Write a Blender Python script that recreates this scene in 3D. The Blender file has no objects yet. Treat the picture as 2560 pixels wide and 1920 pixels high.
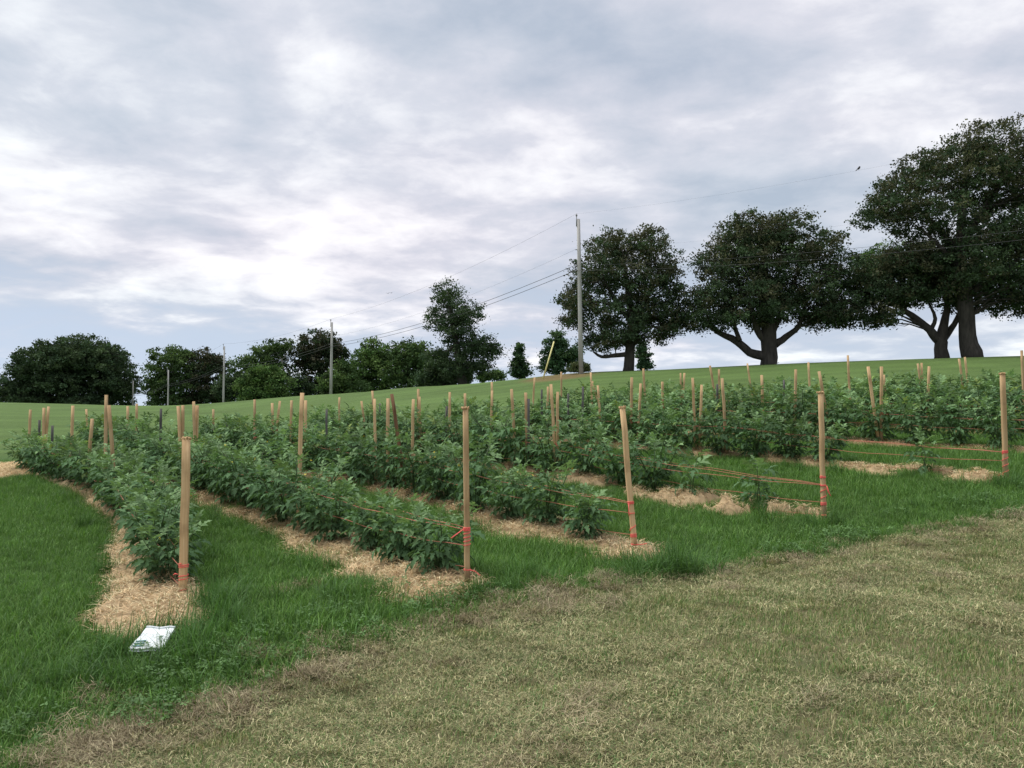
import bpy, math, random
import numpy as np
from mathutils import Matrix, Vector, Euler
random.seed(7)
RNG = np.random.default_rng(7)
scene = bpy.context.scene
COL = scene.collection
rad = math.radians

# ------------------------------------------------------------------ camera
EYE = 1.4
PITCH = rad(2.5)
FPX = 2048.0                      # focal length in photo pixels (2560 wide)
cam_d = bpy.data.cameras.new('camera')
cam = bpy.data.objects.new('camera', cam_d)
COL.objects.link(cam)
cam.location = (0, 0, EYE)
cam.rotation_euler = (math.pi / 2 + PITCH, 0, 0)
cam_d.sensor_width = 36
cam_d.lens = 36 * FPX / 2560
cam_d.clip_start = 0.05
cam_d.clip_end = 5000
scene.camera = cam

# ------------------------------------------------------------------ sky
SUN_EL, SUN_AZ = rad(64), rad(-80)          # azimuth from +Y towards +X
world = bpy.data.worlds.new('World')
scene.world = world
world.use_nodes = True
wn = world.node_tree
wn.nodes.clear()


def N(tree, typ, **kw):
    n = tree.nodes.new(typ)
    for k, v in kw.items():
        if k.startswith('i_'):
            n.inputs[k[2:].replace('_', ' ')].default_value = v
        else:
            setattr(n, k, v)
    return n


def ramp(tree, stops, interp='LINEAR'):
    n = tree.nodes.new('ShaderNodeValToRGB')
    cr = n.color_ramp
    cr.interpolation = interp
    while len(cr.elements) < len(stops):
        cr.elements.new(0.5)
    for e, (p, c) in zip(cr.elements, stops):
        e.position = p
        e.color = (*c, 1) if len(c) == 3 else c
    return n


def math_n(tree, op, a, b=None, clamp=False):
    n = tree.nodes.new('ShaderNodeMath')
    n.operation = op
    n.use_clamp = clamp
    for i, v in enumerate((a, b)):
        if v is None:
            continue
        if isinstance(v, (int, float)):
            n.inputs[i].default_value = v
        else:
            tree.links.new(v, n.inputs[i])
    return n.outputs[0]


def build_world():
    t = wn
    L = t.links.new
    out = N(t, 'ShaderNodeOutputWorld')
    sky = N(t, 'ShaderNodeTexSky', sky_type='NISHITA')
    sky.sun_disc = False
    sky.sun_elevation = SUN_EL
    sky.sun_rotation = SUN_AZ
    sky.air_density = 1.0
    sky.dust_density = 0.2
    sky.ozone_density = 2.0
    bg1 = N(t, 'ShaderNodeBackground')
    bg1.inputs['Strength'].default_value = 0.093
    tc = N(t, 'ShaderNodeTexCoord')
    sep = N(t, 'ShaderNodeSeparateXYZ')
    L(tc.outputs['Generated'], sep.inputs[0])
    lift = N(t, 'ShaderNodeVectorMath', operation='ADD')      # clean air: read the sky a little above the horizon haze
    lift.inputs[1].default_value = (0, 0, 0.16)
    L(tc.outputs['Generated'], lift.inputs[0]); L(lift.outputs[0], sky.inputs['Vector'])
    # thin high veil whitens the clear blue
    veil = N(t, 'ShaderNodeMix', data_type='RGBA')
    veil.inputs[0].default_value = 0.6
    veil.inputs[7].default_value = (5.6, 5.9, 6.3, 1)
    L(sky.outputs[0], veil.inputs[6]); L(veil.outputs[2], bg1.inputs['Color'])
    zc = math_n(t, 'MAXIMUM', sep.outputs[2], 0.0)
    den = math_n(t, 'ADD', zc, 0.16)
    comb = N(t, 'ShaderNodeCombineXYZ')
    L(math_n(t, 'DIVIDE', sep.outputs[0], den), comb.inputs[0])
    L(math_n(t, 'DIVIDE', sep.outputs[1], den), comb.inputs[1])
    mp = N(t, 'ShaderNodeMapping')
    mp.inputs['Location'].default_value = SKY_OFF
    mp.inputs['Rotation'].default_value = (0, 0, rad(14))
    mp.inputs['Scale'].default_value = (0.85, 0.9, 1.0)
    L(comb.outputs[0], mp.inputs[0])

    def noise(scale, detail, rough, dist):
        n = N(t, 'ShaderNodeTexNoise', i_Scale=scale, i_Detail=detail, i_Roughness=rough, i_Distortion=dist)
        L(mp.outputs[0], n.inputs['Vector'])
        return n.outputs[0]
    big = noise(0.8, 3.0, 0.5, 0.3)            # broad thick and thin areas
    mid = noise(2.3, 9.0, 0.54, 0.25)          # cloud rolls
    fine = noise(7.0, 8.0, 0.60, 0.3)          # ragged edges
    s = math_n(t, 'ADD', math_n(t, 'ADD', math_n(t, 'MULTIPLY', big, 0.42), math_n(t, 'MULTIPLY', mid, 0.43)), math_n(t, 'MULTIPLY', fine, 0.15))
    cr = ramp(t, [(0.39, (0.315, 0.360, 0.430)), (0.45, (0.395, 0.425, 0.485)), (0.505, (0.485, 0.495, 0.545)),
                  (0.545, (0.60, 0.60, 0.63)), (0.60, (0.73, 0.73, 0.735))])
    L(s, cr.inputs[0])
    tint = ramp(t, [(0.40, (0.96, 0.998, 1.01)), (0.60, (1.015, 0.993, 1.01))])
    L(noise(0.6, 3.0, 0.5, 0.0), tint.inputs[0])
    mul = N(t, 'ShaderNodeMix', data_type='RGBA', blend_type='MULTIPLY')
    mul.inputs[0].default_value = 1.0
    L(cr.outputs[0], mul.inputs[6]); L(tint.outputs[0], mul.inputs[7])
    bg2 = N(t, 'ShaderNodeBackground')
    bg2.inputs['Strength'].default_value = 1.03
    L(mul.outputs[2], bg2.inputs['Color'])
    # the cloud deck thins out towards the horizon, where clear air shows below it
    edge = math_n(t, 'ADD', sep.outputs[2], math_n(t, 'MULTIPLY', math_n(t, 'SUBTRACT', s, 0.5), 0.7))
    mr = N(t, 'ShaderNodeMapRange', interpolation_type='SMOOTHSTEP')
    mr.inputs[1].default_value = 0.045
    mr.inputs[2].default_value = 0.175
    mr.inputs[3].default_value = 0.06
    mr.inputs[4].default_value = 0.96
    L(edge, mr.inputs[0])
    mx = N(t, 'ShaderNodeMixShader')
    L(mr.outputs[0], mx.inputs[0]); L(bg1.outputs[0], mx.inputs[1]); L(bg2.outputs[0], mx.inputs[2])
    L(mx.outputs[0], out.inputs['Surface'])


SKY_OFF = (3.1, 1.7, 0.0)
build_world()

sun_d = bpy.data.lights.new('sun', 'SUN')
sun_d.energy = 2.3
sun_d.angle = rad(40)
sun_d.color = (1.0, 0.965, 0.92)
sun = bpy.data.objects.new('sun', sun_d)
COL.objects.link(sun)
sd = Vector((math.cos(SUN_EL) * math.sin(SUN_AZ), math.cos(SUN_EL) * math.cos(SUN_AZ), math.sin(SUN_EL)))
sun.rotation_euler = (-sd).to_track_quat('-Z', 'Y').to_euler()
sun.location = (0, 0, 60)

vs = scene.view_settings
vs.view_transform = 'Standard'
vs.look = 'None'
vs.exposure = 0.55
vs.gamma = 1.0
vs.use_curve_mapping = False
scene.render.engine = 'CYCLES'
scene.cycles.max_bounces = 5
scene.cycles.diffuse_bounces = 3
scene.cycles.transmission_bounces = 3

# ------------------------------------------------------------------ photo pixels -> directions
K = 2560 / 2212.0                 # some measurements were taken on a 2212 px wide view
CP, SP = math.cos(PITCH), math.sin(PITCH)


def ray(u, v):
    """direction with Y = 1 of photo pixel (u, v)"""
    x = (u - 1280) / FPX
    y = (960 - v) / FPX
    f = CP - SP * y
    return x / f, (SP + CP * y) / f


def at(u, v, Y):
    a, b = ray(u, v)
    return Vector((a * Y, Y, EYE + b * Y))


def project(p):
    x, y, z = p[0], p[1], p[2] - EYE
    f = CP * y + SP * z
    up = -SP * y + CP * z
    return 1280 + FPX * x / f, 960 - FPX * up / f


# ------------------------------------------------------------------ terrain height
ctrl = [(0, 0, 0.0), (-3, 0.5, -0.16), (3.5, 0.5, 0.18), (0, 2.6, 0.06), (-2, 2.8, -0.10), (2.2, 2.8, 0.20),
        (0, -10, -0.6), (14, -8, 0.7), (-14, -8, -1.6), (-12, 5, -0.62), (14, 4, 0.95)]
FRONT = {'A': (457, 1505, 5.6), 'B': (1169, 1470, 5.4), 'C': (1588, 1389, 6.5), 'D': (2060, 1302, 7.3), 'E': (2515, 1204, 8.3)}
for f in FRONT.values():
    ctrl.append(tuple(at(*f)))
FIELD_BACK = []
for u, v, Y in [(60, 1070, 13.5), (290, 1047, 15.1), (478, 1045, 16), (713, 1035, 16.5), (1011, 1012, 17), (1237, 985, 17.3),
                (1442, 972, 17.6), (1631, 965, 18), (1850, 955, 18), (2044, 948, 18), (2248, 940, 18), (2560, 940, 17.5)]:
    p = at(u, v, Y)
    ctrl.append((p.x, p.y, p.z - 0.72))
    FIELD_BACK.append(ctrl[-1])
ridge = [(-500, 1003, 102), (0, 1006, 100), (174, 1009, 98), (347, 1014, 95), (555, 1010, 92), (694, 995, 89), (827, 985, 85),
         (1041, 967, 73), (1273, 950, 63), (1446, 932, 57), (1620, 926, 55), (1909, 912, 53), (2198, 900, 52), (2560, 889, 52), (3100, 872, 54)]
for u, v, Y in ridge:
    p = at(u, v, Y)
    ctrl.append(tuple(p))
    a = p.x / p.y
    fb = min(FIELD_BACK, key=lambda q: abs(q[0] / q[1] - a))
    y0 = fb[1] + 1.0
    for s_ in (.25, .5, .75):          # an even slope between the field's back edge and the crest
        yy = y0 + (p.y - y0) * s_
        ctrl.append((a * yy, yy, fb[2] + (p.z - fb[2]) * s_ - .12))
    k = (Y + 22) / Y
    ctrl.append((p.x * k, p.y * k, p.z - 0.7))
    k = (Y + 70) / Y
    ctrl.append((p.x * k, p.y * k, p.z - 3.0))
    k = (Y + 160) / Y
    ctrl.append((p.x * k, p.y * k, p.z - 7.0))
ctrl += [(-60, 20, -1.5), (-50, -30, -3), (50, 15, 3.2), (60, -30, 2.2), (0, -50, -2.5)]
CT = np.array(ctrl, float)


def _tps(r2):
    return np.where(r2 > 1e-9, 0.5 * r2 * np.log(np.maximum(r2, 1e-9)), 0)


def _fit():
    n = len(CT)
    S = 20.0
    P = CT[:, :2] / S
    r2 = ((P[:, None] - P[None]) ** 2).sum(-1)
    A = np.zeros((n + 3, n + 3))
    A[:n, :n] = _tps(r2) + np.eye(n) * 2e-5
    A[:n, n] = 1
    A[:n, n + 1:] = P
    A[n:, :n] = A[:n, n:].T
    b = np.zeros(n + 3)
    b[:n] = CT[:, 2]
    return np.linalg.solve(A, b), P, S


_W, _P, _S = _fit()


def terrain(x, y):
    x = np.asarray(x, float)
    y = np.asarray(y, float)
    sh = np.broadcast(x, y).shape
    q = np.stack([np.broadcast_to(x, sh).ravel(), np.broadcast_to(y, sh).ravel()], 1)
    R = np.sqrt((q ** 2).sum(1))
    lim = np.minimum(1, 215 / np.maximum(R, 1e-6))
    q2 = q * lim[:, None] / _S
    out = np.empty(len(q2))
    for i in range(0, len(q2), 20000):
        c = q2[i:i + 20000]
        r2 = ((c[:, None] - _P[None]) ** 2).sum(-1)
        out[i:i + 20000] = _tps(r2) @ _W[:len(_P)] + _W[len(_P)] + c @ _W[len(_P) + 1:]
    far = np.clip((R - 215) / 500, 0, 1)
    out = out * (1 - far) + (-14) * far
    # small unevenness of the turf
    qx, qy = q[:, 0], q[:, 1]
    near = np.exp(-((qx / 14) ** 2 + ((qy - 6) / 10) ** 2))
    out = out + near * 0.014 * vnoise(qx * 1.6, qy * 1.6, 3) + 0.03 * vnoise(qx * .5, qy * .5, 5) * np.exp(-((qy - 8) / 25.0) ** 2)
    return out.reshape(sh)


def tz(x, y):
    return float(terrain(np.array([x]), np.array([y]))[0])


def ground_hit(u, v):
    a, b = ray(u, v)
    ys = np.concatenate([np.linspace(1.5, 30, 600), np.linspace(30, 160, 500)])
    d = (EYE + b * ys) - terrain(a * ys, ys)
    i = int(np.argmax(d < 0))
    if i == 0:
        i = len(ys) - 1
    y = ys[i]
    return a * y, y


def vnoise(x, y, seed=0):
    """cheap smooth 2-D noise in [-1, 1]"""
    r = np.random.default_rng(seed)
    s = 0
    for k in range(6):
        f = 0.7 * 1.7 ** k
        a = r.uniform(0, 6.28)
        b, c = r.uniform(0, 6.28, 2)
        s = s + np.sin(f * (x * math.cos(a) + y * math.sin(a)) + b + 1.3 * np.sin(f * .6 * (y * math.cos(a) - x * math.sin(a)) + c)) / (1 + .35 * k)
    return s / 3.2


# ------------------------------------------------------------------ mesh helpers
def mesh_np(name, V, F, mat=None, col=None, smooth=False, attrs=None):
    """V (n,3), F list of face-index arrays (all tris or all quads, or a list of both)"""
    me = bpy.data.meshes.new(name)
    if not isinstance(F, (list, tuple)):
        F = [F]
    F = [np.asarray(f, np.int32) for f in F if len(f)]
    nl = sum(f.size for f in F)
    npoly = sum(len(f) for f in F)
    V = np.asarray(V, np.float32)
    me.vertices.add(len(V))
    me.vertices.foreach_set('co', V.ravel())
    me.loops.add(nl)
    me.loops.foreach_set('vertex_index', np.concatenate([f.ravel() for f in F]))
    me.polygons.add(npoly)
    starts, o = [], 0
    for f in F:
        starts.append(o + np.arange(len(f)) * f.shape[1])
        o += f.size
    me.polygons.foreach_set('loop_start', np.concatenate(starts).astype(np.int32))
    if smooth:
        me.polygons.foreach_set('use_smooth', np.ones(npoly, bool))
    me.update(calc_edges=True)
    if col is not None:
        a = me.attributes.new('col', 'FLOAT_COLOR', 'POINT')
        c4 = np.ones((len(V), 4), np.float32)
        c4[:, :3] = col
        a.data.foreach_set('color', c4.ravel())
    for k, arr in (attrs or {}).items():
        a = me.attributes.new(k, 'FLOAT', 'POINT')
        a.data.foreach_set('value', np.asarray(arr, np.float32))
    if mat is not None:
        me.materials.append(mat)
    return me


def link(name, me, parent=None, loc=None):
    o = bpy.data.objects.new(name, me)
    COL.objects.link(o)
    if parent is not None:
        o.parent = parent
    if loc is not None:
        o.location = loc
    return o


def tag(o, label=None, cat=None, group=None, kind=None):
    for k, v in (('label', label), ('category', cat), ('group', group), ('kind', kind)):
        if v:
            o[k] = v
    return o


def empty(name, loc, label, cat, group=None):
    o = bpy.data.objects.new(name, None)
    o.empty_display_size = 0.1
    COL.objects.link(o)
    o.location = loc
    return tag(o, label, cat, group)


class MB:
    def __init__(self):
        self.v, self.t, self.q, self.c, self.n = [], [], [], [], 0

    def add(self, V, T=None, Q=None, col=None):
        V = np.asarray(V, float)
        if T is not None and len(T):
            self.t.append(np.asarray(T) + self.n)
        if Q is not None and len(Q):
            self.q.append(np.asarray(Q) + self.n)
        self.v.append(V)
        c = np.ones((len(V), 3)) * (col if col is not None else 1)
        self.c.append(c)
        self.n += len(V)

    def tube(self, pts, rads, sides=6, col=None, cap=True):
        pts = [np.asarray(p, float) for p in pts]
        n = len(pts)
        V = []
        prev = None
        for i, p in enumerate(pts):
            d = pts[min(i + 1, n - 1)] - pts[max(i - 1, 0)]
            d = d / (np.linalg.norm(d) + 1e-12)
            if prev is None:
                ref = np.array([1, 0, 0]) if abs(d[0]) < .8 else np.array([0, 1, 0])
            else:
                ref = prev
            a = ref - d * (ref @ d)
            a /= np.linalg.norm(a) + 1e-12
            prev = a
            b = np.cross(d, a)
            for k in range(sides):
                t = 2 * math.pi * k / sides
                V.append(p + rads[i] * (a * math.cos(t) + b * math.sin(t)))
        Q = []
        for i in range(n - 1):
            for k in range(sides):
                k2 = (k + 1) % sides
                Q.append((i * sides + k, i * sides + k2, (i + 1) * sides + k2, (i + 1) * sides + k))
        T = []
        if cap:
            for base, flip in ((0, True), ((n - 1) * sides, False)):
                for k in range(1, sides - 1):
                    T.append((base, base + k + 1, base + k) if flip else (base, base + k, base + k + 1))
        self.add(V, T, Q, col)

    def mesh(self, name, mat, smooth=True):
        F = []
        if self.t:
            F.append(np.concatenate(self.t))
        if self.q:
            F.append(np.concatenate(self.q))
        return mesh_np(name, np.concatenate(self.v), F, mat, np.concatenate(self.c), smooth)


# ------------------------------------------------------------------ materials
def new_mat(name):
    m = bpy.data.materials.new(name)
    m.use_nodes = True
    m.node_tree.nodes.clear()
    out = m.node_tree.nodes.new('ShaderNodeOutputMaterial')
    return m, m.node_tree, out


def foliage_mat(name, tint=(1, 1, 1), trans=0.25, rough=0.55, var=0.3, spec=0.25):
    """leaf: vertex colour 'col' x tint x per-object variation, with light passing through"""
    m, t, out = new_mat(name)
    L = t.links.new
    at_ = N(t, 'ShaderNodeAttribute', attribute_name='col')
    oi = N(t, 'ShaderNodeObjectInfo')
    mrr = N(t, 'ShaderNodeMapRange')
    mrr.inputs[3].default_value = 1 - var
    mrr.inputs[4].default_value = 1 + var
    L(oi.outputs['Random'], mrr.inputs[0])
    mu = N(t, 'ShaderNodeMix', data_type='RGBA', blend_type='MULTIPLY')
    mu.inputs[0].default_value = 1
    L(at_.outputs['Color'], mu.inputs[6])
    mu.inputs[7].default_value = (*tint, 1)
    mu2 = N(t, 'ShaderNodeVectorMath', operation='SCALE')
    L(mu.outputs[2], mu2.inputs[0])
    L(mrr.outputs[0], mu2.inputs['Scale'])
    b = N(t, 'ShaderNodeBsdfPrincipled')
    b.inputs['Roughness'].default_value = rough
    b.inputs['Specular IOR Level'].default_value = spec
    L(mu2.outputs[0], b.inputs['Base Color'])
    tr = N(t, 'ShaderNodeBsdfTranslucent')
    sc = N(t, 'ShaderNodeMix', data_type='RGBA', blend_type='MULTIPLY')
    sc.inputs[0].default_value = 1
    sc.inputs[7].default_value = (1.05, 1.15, 0.6, 1)
    L(mu2.outputs[0], sc.inputs[6])
    L(sc.outputs[2], tr.inputs[0])
    mx = N(t, 'ShaderNodeMixShader')
    mx.inputs[0].default_value = trans
    L(b.outputs[0], mx.inputs[1])
    L(tr.outputs[0], mx.inputs[2])
    L(mx.outputs[0], out.inputs['Surface'])
    return m


def plain_mat(name, c1, c2, scale=8, rough=0.7, stretch=(1, 1, 1), bump=0.3, detail=5, spec=0.3, vcol=False, metal=0.0):
    m, t, out = new_mat(name)
    L = t.links.new
    tc = N(t, 'ShaderNodeTexCoord')
    mp = N(t, 'ShaderNodeMapping')
    mp.inputs['Scale'].default_value = stretch
    L(tc.outputs['Object'], mp.inputs[0])
    oi = N(t, 'ShaderNodeObjectInfo')
    add = N(t, 'ShaderNodeVectorMath', operation='ADD')
    L(mp.outputs[0], add.inputs[0])
    sc = N(t, 'ShaderNodeVectorMath', operation='SCALE')
    L(oi.outputs['Location'], sc.inputs[0])
    sc.inputs['Scale'].default_value = 3.7
    L(sc.outputs[0], add.inputs[1])
    n = N(t, 'ShaderNodeTexNoise', i_Scale=scale, i_Detail=detail, i_Roughness=0.6)
    L(add.outputs[0], n.inputs['Vector'])
    cr = ramp(t, [(0.3, c1), (0.7, c2)])
    L(n.outputs[0], cr.inputs[0])
    colo = cr.outputs[0]
    if vcol:
        a = N(t, 'ShaderNodeAttribute', attribute_name='col')
        mu = N(t, 'ShaderNodeMix', data_type='RGBA', blend_type='MULTIPLY')
        mu.inputs[0].default_value = 1
        L(colo, mu.inputs[6]); L(a.outputs['Color'], mu.inputs[7])
        colo = mu.outputs[2]
    b = N(t, 'ShaderNodeBsdfPrincipled')
    b.inputs['Roughness'].default_value = rough
    b.inputs['Specular IOR Level'].default_value = spec
    b.inputs['Metallic'].default_value = metal
    L(colo, b.inputs['Base Color'])
    if bump:
        bp = N(t, 'ShaderNodeBump')
        bp.inputs['Strength'].default_value = bump
        bp.inputs['Distance'].default_value = 0.01
        L(n.outputs[0], bp.inputs['Height'])
        L(bp.outputs[0], b.inputs['Normal'])
    L(b.outputs[0], out.inputs['Surface'])
    return m


M_GRASS = foliage_mat('grass_blade', trans=0.3, var=0.25)
M_DRYGRASS = foliage_mat('dry_grass_blade', trans=0.15, var=0.2, rough=0.7, spec=0.12)
M_LEAF = foliage_mat('tomato_leaf', trans=0.24, var=0.30, rough=0.75, spec=0.12)
M_TREE = foliage_mat('tree_leaf', trans=0.15, var=0.0, rough=0.8, spec=0.06)
M_STEM = plain_mat('green_stem', (0.05, 0.085, 0.03), (0.08, 0.12, 0.045), 20, 0.6)
M_FLOWER = plain_mat('yellow_petal', (0.65, 0.5, 0.04), (0.75, 0.6, 0.06), 20, 0.6, bump=0)
M_BARK = plain_mat('bark', (0.035, 0.031, 0.028), (0.085, 0.075, 0.064), 6, 0.9, (1, 1, .25), 0.8)
M_PALEBARK = plain_mat('dead_branch_bark', (0.28, 0.26, 0.24), (0.42, 0.40, 0.37), 6, 0.9)
M_STRAW = foliage_mat('straw', trans=0.08, var=0.08, rough=0.7, spec=0.15)
M_TWINE = plain_mat('coral_twine', (0.86, 0.115, 0.105), (0.95, 0.20, 0.17), 160, 0.75, bump=0.4)
M_TWINE_OLD = plain_mat('faded_twine', (0.42, 0.15, 0.10), (0.60, 0.225, 0.15), 120, 0.8, bump=0.3)
M_POLE = plain_mat('weathered_pole', (0.30, 0.29, 0.275), (0.47, 0.46, 0.44), 5, 0.85, (3, 3, .15), 0.5)
M_STEEL = plain_mat('galvanised_steel', (0.18, 0.18, 0.185), (0.26, 0.26, 0.27), 20, 0.5, metal=0.4)
M_WIRE = plain_mat('cable', (0.05, 0.05, 0.055), (0.08, 0.08, 0.085), 5, 0.6, bump=0)
M_YELLOW = plain_mat('yellow_plastic', (0.62, 0.56, 0.22), (0.72, 0.66, 0.30), 5, 0.5, bump=0)
M_PACKET = plain_mat('white_film', (0.72, 0.78, 0.80), (0.83, 0.87, 0.88), 9, 0.4, bump=0.25)
M_PACKETPRINT = plain_mat('teal_print', (0.10, 0.30, 0.30), (0.16, 0.38, 0.36), 9, 0.4, bump=0)
M_BIRD = plain_mat('bird_feathers', (0.015, 0.015, 0.017), (0.03, 0.03, 0.032), 30, 0.7, bump=0)


def wood_mat(name, c1, c2, c3):
    m, t, out = new_mat(name)
    L = t.links.new
    tc = N(t, 'ShaderNodeTexCoord')
    oi = N(t, 'ShaderNodeObjectInfo')
    sc = N(t, 'ShaderNodeVectorMath', operation='SCALE')
    L(oi.outputs['Location'], sc.inputs[0])
    sc.inputs['Scale'].default_value = 5.3
    add = N(t, 'ShaderNodeVectorMath', operation='ADD')
    L(tc.outputs['Object'], add.inputs[0]); L(sc.outputs[0], add.inputs[1])
    mp = N(t, 'ShaderNodeMapping')
    mp.inputs['Scale'].default_value = (55, 55, 2.2)
    L(add.outputs[0], mp.inputs[0])
    grain = N(t, 'ShaderNodeTexNoise', i_Scale=1.0, i_Detail=6.0, i_Roughness=0.65, i_Distortion=0.6)
    L(mp.outputs[0], grain.inputs['Vector'])
    blot = N(t, 'ShaderNodeTexNoise', i_Scale=5.0, i_Detail=3.0)
    L(add.outputs[0], blot.inputs['Vector'])
    cr = ramp(t, [(0.30, c1), (0.52, c2), (0.72, c3)])
    L(grain.outputs[0], cr.inputs[0])
    # grey-brown weather stains
    st = N(t, 'ShaderNodeMapRange')
    st.inputs[1].default_value = 0.52; st.inputs[2].default_value = 0.74
    st.inputs[3].default_value = 0.0; st.inputs[4].default_value = 0.55
    L(blot.outputs[0], st.inputs[0])
    mx = N(t, 'ShaderNodeMix', data_type='RGBA')
    L(st.outputs[0], mx.inputs[0])
    L(cr.outputs[0], mx.inputs[6])
    mx.inputs[7].default_value = (c1[0] * .55, c1[1] * .52, c1[2] * .5, 1)
    hs = N(t, 'ShaderNodeHueSaturation')
    vr = N(t, 'ShaderNodeMapRange')
    vr.inputs[3].default_value = 0.78; vr.inputs[4].default_value = 1.1
    L(oi.outputs['Random'], vr.inputs[0]); L(vr.outputs[0], hs.inputs['Value'])
    sz = N(t, 'ShaderNodeSeparateXYZ')
    L(tc.outputs['Object'], sz.inputs[0])
    dz = math_n(t, 'ADD', sz.outputs[2], math_n(t, 'MULTIPLY', blot.outputs[0], -0.16))
    dm = N(t, 'ShaderNodeMapRange', interpolation_type='SMOOTHSTEP')        # soil on the foot, painted dark for contact shading as well
    dm.inputs[1].default_value = -0.04; dm.inputs[2].default_value = 0.10
    dm.inputs[3].default_value = 0.75; dm.inputs[4].default_value = 0.0
    L(dz, dm.inputs[0])
    mud_shade = N(t, 'ShaderNodeMix', data_type='RGBA')
    L(dm.outputs[0], mud_shade.inputs[0]); L(mx.outputs[2], mud_shade.inputs[6])
    mud_shade.inputs[7].default_value = (0.09, 0.06, 0.038, 1)
    L(mud_shade.outputs[2], hs.inputs['Color'])
    b = N(t, 'ShaderNodeBsdfPrincipled')
    b.inputs['Roughness'].default_value = 0.8
    b.inputs['Specular IOR Level'].default_value = 0.2
    L(hs.outputs[0], b.inputs['Base Color'])
    bp = N(t, 'ShaderNodeBump')
    bp.inputs['Strength'].default_value = 0.5
    bp.inputs['Distance'].default_value = 0.004
    L(grain.outputs[0], bp.inputs['Height']); L(bp.outputs[0], b.inputs['Normal'])
    L(b.outputs[0], out.inputs['Surface'])
    return m


M_WOOD = wood_mat('stake_wood', (0.44, 0.28, 0.14), (0.58, 0.395, 0.21), (0.68, 0.495, 0.285))
M_WOODRED = wood_mat('brown_stake_wood', (0.15, 0.075, 0.04), (0.24, 0.13, 0.07), (0.30, 0.17, 0.09))
M_WOODGREY = wood_mat('grey_stake_wood', (0.085, 0.08, 0.074), (0.12, 0.115, 0.108), (0.17, 0.162, 0.15))

# ------------------------------------------------------------------ ground
edge_px = [(40, 1700), (150, 1655), (190, 1600), (330, 1580), (480, 1545), (560, 1490), (640, 1470), (760, 1430), (900, 1370),
           (1000, 1340), (1110, 1310), (1200, 1290), (1350, 1265), (1500, 1255), (1700, 1215), (1900, 1170), (2050, 1145), (2212, 1120), (2380, 1095)]
EDGE = [ground_hit(u * K, v * K) for u, v in edge_px]
d0 = np.array(EDGE[1]) - np.array(EDGE[4]); d0 /= np.linalg.norm(d0)
d1 = np.array(EDGE[-1]) - np.array(EDGE[-5]); d1 /= np.linalg.norm(d1)
EDGE = np.array([tuple(np.array(EDGE[0]) + d0 * 25)] + EDGE + [tuple(np.array(EDGE[-1]) + d1 * 25)])


def dry_sdf(x, y):
    """metres inside the dry mown strip (positive) or the green grass (negative)"""
    x = np.asarray(x, float); y = np.asarray(y, float)
    best = np.full(x.shape, 1e9)
    sign = np.ones(x.shape)
    for a, b in zip(EDGE[:-1], EDGE[1:]):
        ab = b - a
        t = np.clip(((x - a[0]) * ab[0] + (y - a[1]) * ab[1]) / (ab @ ab), 0, 1)
        dx = x - (a[0] + t * ab[0]); dy = y - (a[1] + t * ab[1])
        d = np.hypot(dx, dy)
        cr = ab[0] * (y - a[1]) - ab[1] * (x - a[0])
        m = d < best
        best = np.where(m, d, best)
        sign = np.where(m, np.where(cr < 0, 1, -1), sign)
    return best * sign


RD = np.array([-0.588, 0.809])      # the direction the rows run in
RN = np.array([0.809, 0.588])
ROWS = {}
for k, f in FRONT.items():
    p = at(*f)
    ROWS[k] = np.array([p.x, p.y])
for i, k in enumerate('FGHIJ'):
    ROWS[k] = ROWS['E'] + RN * 2.05 * (i + 1)
TEND = {'A': 9.8, 'B': 14.2, 'C': 11.7, 'D': 11.5, 'E': 10.9, 'F': 9.7, 'G': 8.6, 'H': 7.5, 'I': 6.2, 'J': 4.8}


OFF_A = ([-1, 0, 1.5, 3.2, 5.5, 8, 10, 14], [0, 0, .16, .36, .42, .25, .0, 0])


def row_pos(k, t, side=0.0):
    o = np.interp(t, *OFF_A) if k == 'A' else np.asarray(t, float) * 0
    o = o + side
    p = ROWS[k]
    return p[0] + RD[0] * t + RN[0] * o, p[1] + RD[1] * t + RN[1] * o


def bed_dist(x, y):
    """distance from the nearest bed's centre line"""
    best = np.full(np.shape(x), 1e9)
    for k, p in ROWS.items():
        t = np.clip((x - p[0]) * RD[0] + (y - p[1]) * RD[1], -0.3, TEND[k] + .3)
        bx, by = row_pos(k, t)
        best = np.minimum(best, np.hypot(x - bx, y - by))
    return best


def axis(dense0, dense1, step, lo, hi, grow=1.09):
    a = list(np.arange(dense0, dense1 + step / 2, step))
    s = step
    while a[-1] < hi:
        s *= grow
        a.append(a[-1] + s)
    s = step
    b = [a[0]]
    while b[-1] > lo:
        s *= grow
        b.append(b[-1] - s)
    return np.array(b[1:][::-1] + a)


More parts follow.
